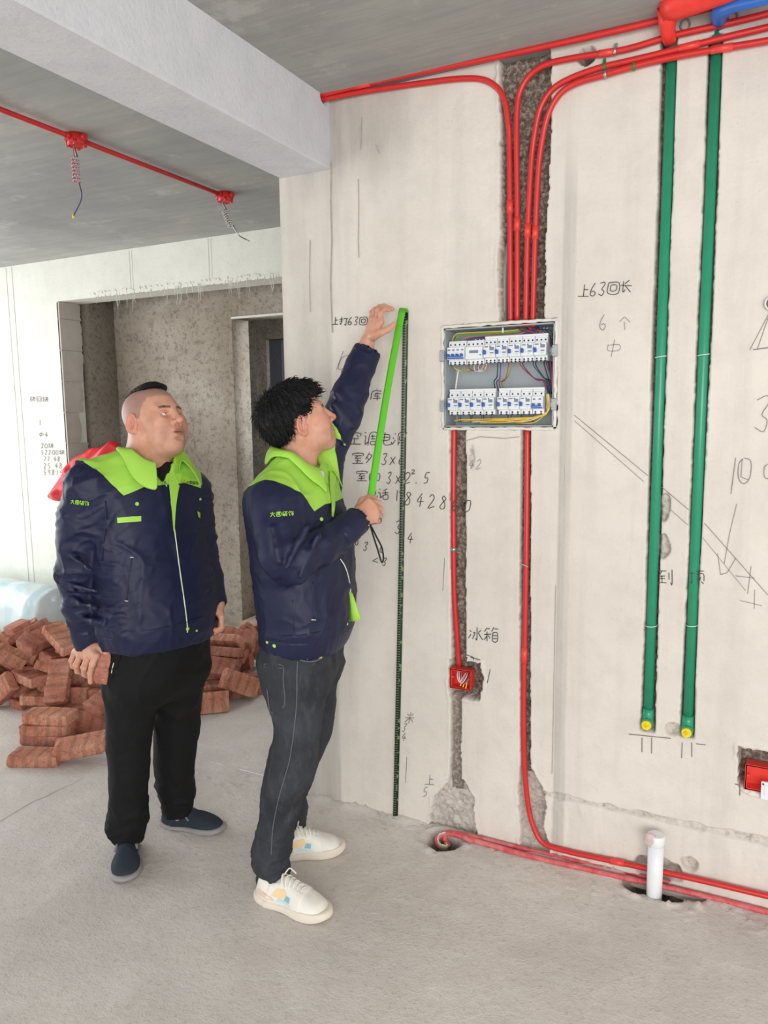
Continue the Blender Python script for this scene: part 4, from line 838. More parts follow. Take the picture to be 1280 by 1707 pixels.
PLACED = [
(-1.558,0.51,0.426,0.987,-0.109,0.056,-0.103),
(-1.676,0.214,0.414,0.974,0.039,0.193,-0.115),
(-1.808,0.184,0.405,0.654,0.195,0.086,0.725),
(-1.603,0.341,0.4,0.374,0.065,-0.432,0.818),
(-1.81,0.64,0.4,0.929,0.04,-0.068,-0.363),
(-1.851,0.235,0.372,0.651,0.196,0.086,0.728),
(-1.993,0.324,0.369,0.625,-0.259,-0.242,0.696),
(-2.241,0.366,0.369,0.141,-0.963,0.198,-0.117),
(-1.882,0.493,0.367,0.245,-0.201,0.559,0.766),
(-1.696,0.617,0.364,0.804,-0.036,-0.07,0.59),
(-1.713,0.316,0.356,0.485,0.093,0.098,0.864),
(-2.095,0.33,0.355,0.831,-0.178,-0.32,0.418),
(-1.515,0.457,0.345,0.342,-0.238,0.257,-0.872),
(-2.171,0.471,0.331,0.021,-0.937,-0.341,-0.071),
(-1.948,0.041,0.33,0.811,-0.299,0.2,0.461),
(-1.914,0.345,0.328,0.727,-0.018,-0.097,0.679),
(-1.981,0.598,0.325,0.394,-0.126,0.869,0.273),
(-1.568,0.445,0.311,0.873,0.257,0.238,0.341),
(-1.723,0.259,0.305,0.731,0.039,0.105,0.673),
(-1.796,0.646,0.304,0.782,0.039,-0.007,0.622),
(-1.973,0.7,0.296,0.604,-0.693,0.271,-0.287),
(-1.646,0.516,0.296,0.809,0.102,0.013,0.578),
(-1.532,0.356,0.293,0.393,0.878,0.056,0.268),
(-2.039,0.376,0.283,0.701,0.027,0.076,0.709),
(-1.097,1.008,0.274,0.964,0.225,0.06,0.132),
(-1.109,0.897,0.274,0.884,-0.449,-0.056,0.117),
(-2.038,0.214,0.261,0.904,-0.381,0.08,0.174),
(-1.839,0.458,0.253,0.958,-0.045,0.055,0.278),
(-1.783,0.341,0.252,0.97,-0.01,0.093,0.225),
(-2.218,0.427,0.251,0.921,-0.019,0.076,0.382),
(-2.398,0.387,0.25,0.631,0.344,0.052,0.694),
(-1.071,0.821,0.248,0.98,-0.146,-0.006,0.138),
(-1.644,0.609,0.241,0.935,0.222,-0.051,0.271),
(-2.531,0.596,0.24,0.222,-0.438,0.864,0.108),
(-1.756,0.76,0.236,0.958,0.062,-0.211,0.184),
(-1.128,1.276,0.234,0.802,-0.571,-0.142,-0.101),
(-1.161,1.082,0.224,0.8,-0.584,-0.052,0.127),
(-1.576,0.095,0.222,0.446,0.366,-0.258,0.775),
(-2.119,0.286,0.221,0.952,0.245,0.12,0.141),
(-1.748,0.229,0.219,0.896,-0.203,0.143,0.367),
(-1.455,0.715,0.217,0.762,-0.013,0.237,-0.602),
(-2.078,0.178,0.215,0.825,-0.342,0.208,0.398),
(-2.192,0.103,0.214,0.807,-0.469,0.323,0.154),
(-1.917,0.708,0.213,0.535,-0.122,-0.213,0.809),
(-1.621,0.219,0.212,0.647,-0.655,-0.253,0.296),
(-2.349,0.572,0.211,0.979,-0.142,-0.056,0.136),
(-1.141,0.981,0.21,0.962,0.2,0.046,0.178),
(-2.227,0.9,0.207,0.141,-0.556,-0.767,0.287),
(-1.833,0.345,0.204,0.959,-0.003,0.085,0.271),
(-2.114,0.675,0.203,0.866,-0.104,-0.02,0.49),
(-2.139,0.931,0.203,0.062,-0.736,-0.597,0.314),
(-1.597,0.519,0.202,0.654,0.687,0.174,0.263),
(-1.883,0.468,0.201,0.942,-0.021,0.061,0.331),
(-1.109,1.221,0.199,0.678,-0.646,0.125,0.327),
(-1.624,0.793,0.197,0.991,0.129,-0.021,-0.041),
(-1.099,1.168,0.197,0.692,-0.651,0.096,0.296),
(-1.852,0.133,0.194,0.994,0.003,0.002,-0.106),
(-1.655,0.626,0.191,0.957,0.226,-0.029,0.178),
(-1.047,0.73,0.184,0.929,0.3,0.12,0.178),
(-1.493,0.279,0.182,0.346,0.716,0.053,0.603),
(-2.168,0.294,0.18,0.948,0.248,0.114,0.164),
(-1.108,0.839,0.178,0.954,0.053,0.013,0.294),
(-2.54,0.611,0.173,0.802,0.177,-0.194,0.537),
(-1.544,0.415,0.172,0.906,0.25,0.039,0.339),
(-2.367,0.51,0.169,0.115,0.941,-0.296,0.118),
(-2.538,0.434,0.169,0.342,0.931,-0.124,0.015),
(-1.276,0.156,0.167,0.724,0.167,-0.069,0.665),
(-1.169,1.007,0.164,0.968,0.215,0.054,0.122),
(-2.076,0.623,0.162,0.986,-0.106,-0.085,0.102),
(-2.115,0.409,0.155,0.944,0.309,0.081,0.082),
(-1.28,1.164,0.153,0.696,0.69,0.157,-0.125),
(-1.591,0.911,0.151,0.993,-0.112,-0.033,0.013),
(-1.935,0.997,0.142,0,0.986,0.169,-0),
(-1.939,0.769,0.137,0.995,0.033,0.001,0.097),
(-1.411,1.257,0.137,0.847,-0.221,-0.467,-0.122),
(-2.216,0.725,0.133,0.939,-0,0,0.344),
(-1.826,0.649,0.133,0,-0.944,-0.331,0),
(-1.839,0.459,0.133,0.996,-0,0,0.093),
(-1.695,0.206,0.132,0.998,-0.008,0.034,0.056),
(-1.144,0.891,0.132,0.99,0.05,0.022,0.129),
(-2.595,0.404,0.128,0.703,-0.268,-0.209,-0.624),
(-2.357,0.23,0.125,0.905,0.388,0.142,-0.099),
(-1.559,0.808,0.124,0.134,0.99,0.011,0.033),
(-2.454,0.309,0.124,0.949,0.204,-0.065,0.231),
(-2.602,0.798,0.119,0.199,0.574,-0.412,-0.679),
(-2.011,0.066,0.117,0.663,-0.679,-0.196,-0.245),
(-1.92,0.278,0.117,0.96,0.05,-0.137,0.238),
(-0.866,0.733,0.112,0.703,0.415,0.509,0.272),
(-1.188,1.098,0.111,0.589,0.802,0.098,0.012),
(-1.944,0.164,0.111,0.694,0.695,0.133,0.132),
(-2.441,0.659,0.111,0.702,-0.702,0.085,-0.085),
(-2.405,0.148,0.111,0.707,0.707,-0.026,-0.026),
(-1.226,1.258,0.111,0.984,-0.131,0.122,0.016),
(-1.857,0.897,0.11,0.955,0.253,0.016,0.154),
(-2.154,0.171,0.107,0.908,0.304,0.28,0.069),
(-2.388,0.093,0.106,0.693,-0.68,0.193,0.142),
(-2.608,0.198,0.106,0.69,0.155,-0.313,0.634),
(-2.549,0.914,0.105,0.331,-0.488,0.781,0.206),
(-2.184,0.927,0.102,0.947,-0.148,0.283,0.005),
(-2.054,0.448,0.101,0.255,-0.904,0.283,0.193),
(-1.584,0.534,0.099,0.94,-0.205,-0.15,0.226),
(-2.093,0.955,0.097,0.092,0.929,0.184,-0.306),
(-1.588,0.348,0.09,0.966,0.224,0.127,-0.014),
(-1.611,0.62,0.089,0.059,0.28,-0.768,-0.573),
(-2.22,0.426,0.086,0.826,0.253,0.062,-0.499),
(-1.758,0.148,0.084,0.001,0.963,0.268,-0.035),
(-1.18,0.933,0.082,0.924,0.034,-0,0.381),
(-2.323,0.338,0.082,0.78,0.151,-0.206,0.571),
(-2.451,0.465,0.08,0.695,0,0,0.719),
(-1.843,0.676,0.08,0,-0.859,0.512,0),
(-2.415,0.748,0.08,0.997,-0,-0,-0.08),
(-2.157,0.665,0.08,1,-0,-0,0.025),
(-2.16,0.791,0.08,0.999,-0,-0,0.035),
(-1.915,0.548,0.08,0.873,0,0,-0.488),
(-1.567,0.979,0.08,0.999,0,0,-0.035),
(-1.786,0.391,0.08,0.956,-0,0,0.293),
(-1.445,0.553,0.071,0.127,0.755,0.64,-0.072),
(-1.373,1.19,0.064,0.893,-0.204,-0.008,0.401),
(-2.362,0.888,0.063,0.55,-0.833,0.045,-0.03),
(-1.583,0.713,0.063,0.851,0.519,0.04,0.065),
(-2.12,0.253,0.062,0.831,0.387,0.166,0.364),
(-2.186,0.557,0.058,0.704,-0.704,0.07,-0.07),
(-1.875,1.043,0.058,0.704,-0.704,-0.067,0.067),
(-1.854,0.99,0.058,0.703,-0.703,-0.079,0.079),
(-2.289,1.007,0.058,0.09,-0.09,0.701,-0.701),
(-1.371,0.793,0.058,0.451,0.451,-0.545,-0.545),
(-0.976,0.741,0.058,0.657,0.657,0.261,0.261),
(-1.014,0.615,0.058,0.642,0.642,0.295,0.295),
(-1.515,0.851,0.052,0.966,0.257,-0.01,-0.038),
(-2.507,0.209,0.026,0.99,-0,-0,-0.141),
(-2.503,0.389,0.026,1,0,0,-0.032),
(-2.429,0.515,0.026,1,-0,0,0.003),
(-2.458,0.671,0.026,0.996,-0,0,-0.092),
(-2.144,0.634,0.026,0.995,0,-0,-0.099),
(-2.207,0.77,0.026,1,-0,-0,-0.012),
(-1.903,0.529,0.026,0.998,0,0,-0.056),
(-1.883,0.68,0.026,0.994,-0,-0,0.11),
(-1.913,0.799,0.026,0.996,-0,-0,0.092),
(-1.651,0.971,0.026,0.965,0,0,0.264),
(-1.946,0.218,0.026,0.737,-0,-0,0.676),
(-1.784,0.282,0.026,0,0.597,0.802,-0),
(-1.539,0.443,0.026,0.996,-0,0,0.093),
(-1.168,0.957,0.026,0.982,0,0,0.191),
(-1.25,1.139,0.026,0.974,-0,0,0.228),
]
HAND = [[[-1.2712,-0.2999,0.0265],[24,0,0]],[[-1.0991,-0.1892,0.072],[34,-8,16]],[[-1.4205,-0.1171,0.0265],[20,0,0]],[[-1.413,-0.1189,0.0795],[24,0,0]],[[-1.4048,-0.1069,0.1335],[18,0,0]],[[-1.5561,0.1244,0.125],[22,0,74]],[[-1.2766,0.0812,0.05],[20,0,62]],[[-1.3768,0.2232,0.11],[26,0,80]],[[-1.5325,0.136,0.0265],[75,0,0]],[[-1.5161,0.1102,0.0795],[20,0,0]],[[-0.9412,0.8615,0.0575],[22,0,90]],[[-0.9423,0.5351,0.052],[40,0,70]],[[-1.1546,0.7323,0.0265],[60,0,0]],[[-1.1311,0.7364,0.1095],[35,6,0]]]
for q in PLACED:
    o = brick(q[:3]); from mathutils import Quaternion
    o.matrix_world = Matrix.Translation(q[:3]) @ Quaternion(q[3:]).to_matrix().to_4x4()
from mathutils import Euler
for loc, (yw, pt, rl) in HAND:
    o = brick(loc); o.matrix_world = Matrix.Translation(loc) @ Euler((math.radians(rl), math.radians(pt), math.radians(yw)), 'XYZ').to_matrix().to_4x4()
for o in bricks:
    p = o.matrix_world.translation; o['category'] = 'brick'
    if p.x < -1.5 or (p.y < .2 and p.x < -1.5): o['group'] = 'bricks heaped behind the standing man'; o['label'] = 'red brick on the crest of the loose heap at the left' if p.z > .24 else ('red brick in the leftmost part of the loose heap' if p.x < -2.15 else 'red brick low in the loose heap behind the neat little stack')
    else: o['group'] = 'bricks heaped between the two men'; o['label'] = 'red brick near the top of the smaller heap seen between the two men' if p.z > .17 else 'red brick low in the smaller heap seen between the two men'
for k, lab in enumerate(('red brick lying flat on the floor nearest the camera, below the little stack', 'red brick slab tilted on its edge beside the nearest flat brick', 'lowest red brick of the neat little stack at the front of the heap', 'middle red brick of the neat little stack at the front of the heap', 'topmost red brick of the neat little stack at the front of the heap', 'red brick on edge showing its broad rough face just above the little stack')):
    o = bricks[len(PLACED)+k]; o['label'] = lab; del o['group']
o = bricks[len(PLACED)+10]; o['label'] = 'red brick standing on edge, broad dark face, rightmost between the two men'; del o['group']
# ---------------------------------------------------------------- plastic roll behind the heap
def film():
    t = NT('pale_plastic_film'); wv = t.n('ShaderNodeTexWave'); wv.inputs['Scale'].default_value = 1.6; wv.inputs['Distortion'].default_value = 1.5; t.l(t.coord(), wv.inputs[0])
    t.base(t.mix(t.ramp(wv.outputs['Fac'], [(.3, (0, 0, 0)), (.5, (1, 1, 1))]), lin((206, 228, 232)), lin((224, 236, 236)))); t.set(.25, 0, .5); t.b.inputs['Transmission Weight'].default_value = .25
    t.bump(t.noise(9, 3), .4, .02); return t.m
a = at(-90, 1035, 1.1); a[2] = .21; b_ = at(96, 1036, 1.1); b_[2] = .21; m = MB(); N_ = 40; ax = unit(b_-a); s1 = vec(0, 0, 1); s2 = np.cross(ax, s1); r = random.Random(4); n = 48; V = []
for i in range(N_+1):
    t = i/N_; c = a+(b_-a)*t
    for k in range(n): an = 2*math.pi*k/n; rr = .205+.006*math.sin(t*26)*math.sin(an*2+1)+.004*math.sin(an*7+t*9)+(-.03*sstep(.9, 1, t)); V.append(c+rr*(math.cos(an)*s1+math.sin(an)*s2))
F_ = [(i*n+k, i*n+(k+1) % n, (i+1)*n+(k+1) % n, (i+1)*n+k) for i in range(N_) for k in range(n)]+[tuple(range(n))[::-1], tuple(N_*n+k for k in range(n))]
m.add(V, F_, 0, True); tag(m.build('plastic_film_roll', film(), base=(a+b_)/2-vec(0, 0, .2)), 'large roll of pale bluish plastic film lying against the wall behind the bricks', 'roll')
# ---------------------------------------------------------------- red sheet hung at the opening edge
def redsheet():
    t = NT('red_plastic_sheet'); t.base(t.mix(t.noise(5, 3), lin((200, 12, 26)), lin((224, 28, 44)))); t.set(.35, 0, .5); return t.m
px = [(190, 738), (172, 745), (150, 748), (130, 760), (112, 774), (98, 795), (86, 815), (79, 830), (100, 836), (112, 840), (130, 838), (155, 835), (185, 830), (205, 800)]
rim = crom([at(x, y, FY-.05) for x, y in px], 6, closed=True); c = rim.mean(0); V = []; nr = len(rim); RN = 16
for j in range(RN+1):
    t = j/RN
    for i in range(nr):
        p = c+(rim[i]-c)*t; a_ = math.atan2(rim[i][2]-c[2], rim[i][0]-c[0]); bul = .085*(1-t**2)+.02*math.sin(a_*7+t*3)*t*(1.05-t)*3+.012*math.sin(p[0]*40-p[2]*28); V.append(p+vec(0, -bul, 0))
nf = len(V); V += [v+vec(0, .03 if j_ else .03, 0) for v, j_ in ((rim[i], 1) for i in range(nr))]
F_ = [(j*nr+i, j*nr+(i+1) % nr, (j+1)*nr+(i+1) % nr, (j+1)*nr+i) for j in range(RN) for i in range(nr)]+[(RN*nr+i, RN*nr+(i+1) % nr, nf+(i+1) % nr, nf+i) for i in range(nr)]+[tuple(nf+i for i in range(nr))]
m = MB(); m.add(V, F_, 0, True); tag(m.build('plastic_sheet', redsheet(), base=c), 'bunched red plastic sheet hanging at the opening edge behind the standing man', 'sheet')
# ---------------------------------------------------------------- people: materials
def cloth(name, c1, c2, rough=.6, sheen=.0, weave=900, b=.25):
    t = NT(name); n = t.noise(6, 4, .6); f = t.noise(weave, 2, .5); t.base(t.mix(n, lin(c1), lin(c2))); t.set(rough, 0, .35); t.b.inputs['Sheen Weight'].default_value = sheen; t.bump(f, b, .0008); return t
def skinmat():
    t = NT('skin'); n = t.noise(28, 4, .6); n2 = t.noise(9, 3)
    c = t.mix(t.ramp(n, [(.35, (0, 0, 0)), (.7, (1, 1, 1))]), lin((202, 146, 122)), lin((216, 164, 140)))
    c = t.mix(t.math('MULTIPLY', t.at('blush'), .65), c, lin((206, 108, 94)))
    c = t.mix(t.math('MULTIPLY', t.at('lip'), .7), c, lin((164, 92, 88)))
    c = t.mix(t.math('MULTIPLY', t.at('stubble'), t.math('ADD', t.math('MULTIPLY', t.noise(420, 2, .5), .5), .35)), c, lin((104, 98, 96)))
    c = t.mix(t.math('MULTIPLY', t.at('brow'), t.ramp(t.noise(300, 2), [(.3, (.4, .4, .4)), (.6, (1, 1, 1))])), c, lin((38, 28, 26)))
    t.base(c); t.set(.5, 0, .4); t.b.inputs['Subsurface Weight'].default_value = .12; t.b.inputs['Subsurface Radius'].default_value = (.01, .004, .002); t.bump(t.noise(260, 3), .12, .001); return t.m
M_skin = skinmat()
def hairmat(name='black_hair', c=(11, 10, 11)):
    t = NT(name); n = t.noise(60, 4, .6, t.coord((8, 8, .6))); t.base(t.mix(n, lin(c), lin([v*1.8 for v in c]))); t.set(.42, 0, .3); t.bump(t.noise(120, 3, .6, t.coord((6, 6, .8))), .7, .004); return t.m
M_hair = hairmat()
def jacketmat():
    t = cloth('navy_workwear', (27, 33, 62), (34, 41, 74), .52); y = t.thr(t.at('yoke'), .0012)
    n = t.noise(6, 4); t.base(t.mix(y, t.mix(n, lin((20, 25, 50)), lin((28, 34, 66))), t.mix(n, lin((152, 206, 66)), lin((172, 222, 92))))); return t.m
M_jack = jacketmat(); M_jack_navy = cloth('navy_band', (20, 25, 50), (28, 34, 66), .45).m; M_lime = cloth('lime_trim', (156, 210, 68), (176, 224, 96)).m; M_piping = plain('pale_piping', (214, 228, 190), .6); M_navy = cloth('navy_trim', (22, 27, 52), (32, 38, 68), .45).m
M_blk = cloth('black_jersey', (4, 4, 5), (9, 9, 11), .8).m; M_tee = cloth('black_tee', (12, 13, 16), (20, 20, 24), .8).m; M_wtee = cloth('white_tee', (226, 228, 232), (236, 238, 240), .8).m
def denim():
    t = NT('grey_denim'); n = t.noise(5, 5, .6); f = t.noise(10, 5, .7, t.coord((2.5, 2.5, .8)))
    c = t.mix(t.ramp(n, [(.35, (0, 0, 0)), (.7, (1, 1, 1))]), lin((40, 42, 46)), lin((66, 68, 74))); c = t.mix(t.math('MULTIPLY', t.ramp(f, [(.5, (0, 0, 0)), (.75, (1, 1, 1))]), .45), c, lin((92, 94, 100)))
    t.base(c); t.set(.8, 0, .2); t.bump(t.noise(700, 2), .3, .001); return t.m
M_denim = denim(); M_seam = plain('denim_seam', (96, 100, 108), .8)
M_shoe = plain('cream_leather', (236, 232, 222), .5, var=.03); M_sole = plain('cream_sole', (228, 218, 202), .6, var=.04); M_slip = cloth('dark_canvas', (34, 40, 50), (50, 58, 70), .8).m; M_greysole = plain('grey_rubber', (150, 146, 144), .7)
M_eyew = plain('eye_white', (226, 222, 216), .15, var=.01)
def eyemat():
    t = NT('eyeball'); g = t.at('gaze'); c = t.mix(t.thr(g, .03, .86), lin((224, 218, 212)), lin((44, 26, 20))); c = t.mix(t.thr(g, .03, .965), c, (.003, .003, .003, 1)); t.base(c); t.set(.08, 0, .5); return t.m
M_eye = eyemat()
# ---------------------------------------------------------------- head, hands, shoes
def head_solid(na, nb, rn, full=0., lift=0.):
    """local frame: x forward, y left, z up, origin between the ears at eye level"""
    s = Solid(); f = full
    s.u(ell((-.014, 0, .034), (.098, .078, .084)))
    s.u(ell((.012, 0, -.015), (.080, .071+.004*f, .092)), .03)
    s.u(ell((.046, 0, -.045), (.046+.002*f, .052+.007*f, .066)), .03)
    for y in (-1, 1):
        s.u(cone((-.018, y*(.058+.003*f), -.045), (.060, y*.024, -.098), .016+.004*f, .014), .03)
        s.u(ell((.060, y*(.040+.003*f), -.020), (.028, .026, .026)), .025)
        s.u(ell((.046, y*(.048+.004*f), -.060), (.026+.003*f, .018+.006*f, .030)), .03)
        s.u(cone((.080, y*.012, .024), (.070, y*.044, .022), .010, .008), .02)
    s.u(ell((.074, 0, -.100), (.019, .022, .017)), .025)
    s.u(ell((.078, 0, -.066), (.020, .026, .024)), .02)
    for y in (-1, 1):
        s.sub(ell((.098, y*.031, .001), (.016, .016, .012)), .016)
        s.u(ell((.0735, y*.0315, .001), (.0142, .0152, .0135)), .004)
        s.sub(ell((.090, y*.0322, .0005), (.012, .0145, .0054+.0012*lift)), .0025)
        s.sub(ell((.0735, y*.0315, .001), (.0118, .0118, .0118)), .001)
        s.u(cone((.0865, y*.020, .0080), (.0830, y*.045, .0055), .0032, .0026), .004)
    s.u(cone((.088, 0, .016), (.111, 0, -.022), .0072, .0105), .010)
    s.u(ell((.112, 0, -.027), (.0125, .0120, .0105)), .008)
    for y in (-1, 1): s.u(ell((.101, y*.0155, -.031), (.0110, .0078, .0080)), .006); s.sub(ell((.104, y*.0075, -.0385), (.005, .0035, .004)), .003)
    s.u(ell((.093, 0, -.0555), (.0095, .024, .0065)), .005); s.u(ell((.092, 0, -.0705), (.0095, .020, .0075)), .006)
    s.sub(ell((.102, 0, -.0628), (.010, .024, .0017)), .003); s.sub(ell((.099, 0, -.0835), (.008, .018, .005)), .008)
    for y in (-1, 1):   # ears
        M = rotm(-y*.35, 0, 0)@rotm(0, -.22, 0); c = vec(-.010, y*(.0865+.002*f), -.010)
        s.u(ell(c, (.0185, .0075, .033), M), .005); s.sub(ell(c+vec(.004, y*.0075, .001), (.0105, .0105, .020), M), .003)
        [s.u(cone(c+M@vec(.0165*math.cos(a), y*.0045, .031*math.sin(a)), c+M@vec(.0165*math.cos(a+.5), y*.0045, .031*math.sin(a+.5)), .0034, .0034), .002) for a in np.arange(.6, 4.1, .5)]; s.u(ell(c+vec(-.003, y*.0035, .000), (.003, .003, .013), M), .002); s.u(ell(c+vec(.004, -y*.004, -.026), (.009, .006, .009)), .005); s.u(ell(c+vec(.014, -y*.003, -.004), (.005, .005, .008)), .004)
    s.u(cone(na, nb, rn*.93, rn), .035)
    return s
def head_attrs(V, fade=0., full=0., buzz=False):
    x, y, z = V[:, 0], V[:, 1], V[:, 2]; ay = np.abs(y)
    lip = np.clip(1-np.sqrt(((z+.0625)/.0135)**2+(y/.024)**2), 0, 1)*(x > .080); lip = np.clip(lip*4, 0, 1)
    bz = .0215+.002*np.sin((ay-.015)/.035*math.pi); brow = np.clip(1-np.abs(z-bz)/.0052, 0, 1)*(ay > .013)*(ay < .052)*(x > .055); brow = np.clip(brow*2.2, 0, 1)*(1-.4*sstep(.042, .052, ay))
    ear = sstep(.083, .090, ay)*(np.abs(x+.01) < .03)*(np.abs(z+.01) < .045)
    blush = np.clip(ear*.5+.45*np.exp(-(((x-.075)/.03)**2+((ay-.040)/.02)**2+((z+.03)/.025)**2))+.5*np.exp(-(((x-.11)/.016)**2+(y/.016)**2+((z+.03)/.014)**2)), 0, 1)
    line = .058-.9*(x+.02)*(x > -.02)*0
    hl = np.where(x > .02, .062+.0*x, .062-(.02-x)*1.35)      # hair line falling behind the ear
    hl = np.where((x > -.03) & (x < .045) & (ay > .05), np.minimum(hl, .0+.05*np.clip((x-.018)/.02, 0, 1)), hl)
    stub = sstep(-.004, .008, z-hl)*(1-ear)
    stub = np.maximum(stub, .22*((z < -.035) & (x > .02))*sstep(0, .02, -.035-z)) if not buzz else np.maximum(stub*.95, .18*((z < -.04) & (x > .03)))
    return dict(lip=lip, brow=brow, blush=blush, stubble=stub*fade if fade else stub*0.9)
def hand_solid(wrist, mcp, fingers, thumb, k=1.0, wdir=None, rw=.024, wprev=None):
    s = Solid(); wrist = np.array(wrist); mcp = [np.array(m) for m in mcp]
    if wprev is not None: s.u(cone(wprev, wrist, rw*1.12, rw*.95), .01)
    for i, m in enumerate(mcp): s.u(cone(wrist, m, rw*.72*k, (.0118, .0122, .0115, .0102)[i]*k), .016)
    for i in range(3): a = (mcp[i]+mcp[i+1])/2; s.u(cone(wrist*.35+a*.65, a, .0135*k, .0100*k), .012)
    for i, fgs in enumerate(fingers):
        P = [mcp[i]]+[np.array(q) for q in fgs]; r0 = (.0092, .0095, .0090, .0080)[i]*k; rs = [r0*1.12, r0, r0*.90, r0*.78][:len(P)]
        for j in range(len(P)-1): s.u(cone(P[j], P[j+1], rs[j], rs[j+1]), .004)
    P = [np.array(q) for q in thumb]; rs = [.0175*k, .0125*k, .0108*k, .0090*k][:len(P)]
    for j in range(len(P)-1): s.u(cone(P[j], P[j+1], rs[j], rs[j+1]), .010 if j == 0 else .005)
    return s
def outline(x, y, L, wd):
    a = np.hypot((x-.72*L)/(.285*L), y/(wd*.50))-1; b = np.hypot((x-.20*L)/(.205*L), y/(wd*.385))-1
    c = np.maximum(np.abs(x-.46*L)-.22*L, np.abs(y)-wd*.36); return smin(smin(a*wd*.48, b*wd*.36, .03), c, .02)
def shoe(parent, heel, toe, wd, style, name='shoe', label=None):
    heel = np.array(heel, float); toe = np.array(toe, float); d = toe-heel; L = np.linalg.norm(d[:2]); yaw = math.atan2(d[1], d[0]); R_ = rotm(yaw, 0, 0)
    hs = .030 if style == 'sneaker' else .020
    def topz(x):
        if style == 'sneaker': xs_ = [0, .04, .10, .30, .42, .55, .72, .90, 1.0]; zs_ = [.085, .105, .098, .088, .108, .096, .070, .056, .030]
        else: xs_ = [0, .05, .15, .32, .45, .60, .80, .95, 1.0]; zs_ = [.060, .078, .072, .066, .082, .070, .052, .040, .022]
        return np.interp(x/L, xs_, zs_)
    def sole(p):
        x, y, z = p[:, 0], p[:, 1], p[:, 2]; o = outline(x, y, L, wd)-.003-.0015*np.sin(z/hs*3.1); zb = .010*np.clip((x/L-.80)/.2, 0, 1)**2
        e = np.maximum(z-hs-.006*np.clip((x/L-.85)/.15, 0, 1)+.004*np.sin(x/L*6.3), zb-z); return -smin(-o, -e, .008)
    def upper(p):
        x, y, z = p[:, 0], p[:, 1], p[:, 2]; o = outline(x, y, L, wd)+.003+.42*np.maximum(z-.035, 0)*(.4+.6*np.clip(x/L, 0, 1)); e = z-topz(x)+.0010*noise3(p*60, 3); d_ = -smin(-o, -e, .030); d_ = np.maximum(d_, .006-z)
        if style == 'sneaker': d_ = d_-.0012*sstep(.0, .004, .70*L-x)*(z > .03)-.0012*sstep(0, .004, np.abs(y)-.017-(z < .07)*0)*(x < .70*L)*(x > .25*L)
        return d_
    M4 = lambda V: V@R_.T+np.array([heel[0], heel[1], 0])
    root = empty(name, (heel[0], heel[1], 0)); root.parent = parent; root.location = Vector((heel[0], heel[1], 0))-worldloc(parent)
    if label: root['label'] = label
    mu, ms = (M_shoe, M_sole) if style == 'sneaker' else (M_slip, M_greysole)
    V, Q = meshify(sole, (-.02, -.07, -.01), (L+.02, .07, .06), .0035); link('sole', mesh_from(M4(V), Q, True), ms, root)
    V, Q = meshify(upper, (-.02, -.07, -.01), (L+.02, .07, .13), .0032); link('upper', mesh_from(M4(V), Q, True), mu, root)
    if style == 'sneaker':
        for k in range(6):
            x = L*(.40+.052*k); zz = topz(np.array([x]))[0]-.004; pts = [(x+.004*(k % 2), -.026, zz-.016), (x, -.014, zz+.002), (x-.003, 0, zz+.007), (x, .014, zz+.002), (x+.004, .026, zz-.016)]
            MB().tube(M4(crom(pts, 4)), .0034, 7, flat=(.6, 1)).build('lace', M_shoe, root)
        m = MB(); m.tube(M4(crom([(L*.40, .0, .112), (L*.42, .02, .122), (L*.44, .034, .108), (L*.47, .040, .095)], 5)), .0026, 6); m.tube(M4(crom([(L*.40, .0, .112), (L*.42, -.02, .122), (L*.45, -.036, .106), (L*.49, -.042, .092)], 5)), .0026, 6); m.build('lace', M_shoe, root)
        def side(x, z, sg=-1):   # place on the upper's side
            lo, hi = 0., .08
            for _ in range(30):
                y = (lo+hi)/2
                if upper(np.array([[x, sg*y, z]]))[0] < 0: lo = y
                else: hi = y
            return vec(x, sg*(lo+.0012), z)
        for poly, c in (([(.30, .050), (.36, .074), (.47, .078), (.50, .060), (.44, .047)], (240, 212, 164)), ([(.05, .036), (.10, .055), (.30, .045), (.34, .036), (.2, .033)], (232, 200, 184)), ([(.47, .046), (.50, .062), (.56, .060), (.55, .044)], (126, 190, 206)), ([(.36, .036), (.40, .046), (.56, .040), (.60, .034)], (202, 222, 224))):
            for sg in (-1, 1):
                m = MB(); P = []; n_ = 7
                q0, q1 = poly[:len(poly)//2+1], poly[len(poly)//2:]+[poly[0]]
                A = [np.array([np.interp(t, np.linspace(0, 1, len(q0)), [u[k] for u in q0]) for k in (0, 1)]) for t in np.linspace(0, 1, n_)]
                B = [np.array([np.interp(t, np.linspace(0, 1, len(q1)), [u[k] for u in q1]) for k in (0, 1)]) for t in np.linspace(1, 0, n_)]
                G_ = [[side((a*(1-w_)+b*w_)[0]*L, (a*(1-w_)+b*w_)[1], sg) for w_ in np.linspace(0, 1, 4)] for a, b in zip(A, B)]
                V = [M4(g)for row in G_ for g in row]; F_ = [(i*4+j, i*4+j+1, (i+1)*4+j+1, (i+1)*4+j) for i in range(n_-1) for j in range(3)]
                m.add(V, F_, 0, True); m.build('side_panel', plain('panel_%d' % c[0], c, .5, var=.02), root)
    else:
        for sg in (-1, 1):
            m = MB(); pts = [(L*.40, sg*.030, .070), (L*.46, sg*.034, .062), (L*.52, sg*.040, .050)]; m.tube(M4(pts), .0035, 6, flat=(.5, 1.4)); m.build('elastic_gusset', plain('grey_elastic', (120, 122, 130), .8), root)
    return root
def strands(solid_hair, pts, dirs, lens, name, parent, rad=.0022):
    m = MB()
    for p, d, L in zip(pts, dirs, lens): d = unit(d); e = p+d*L; q = (p+e)/2+vec(0, 0, .12*L); m.tube([p, q, e-vec(0, 0, .1*L)], [rad, rad*.8, .0003], 4, cap=False)
    return m.build(name, M_hair, parent)
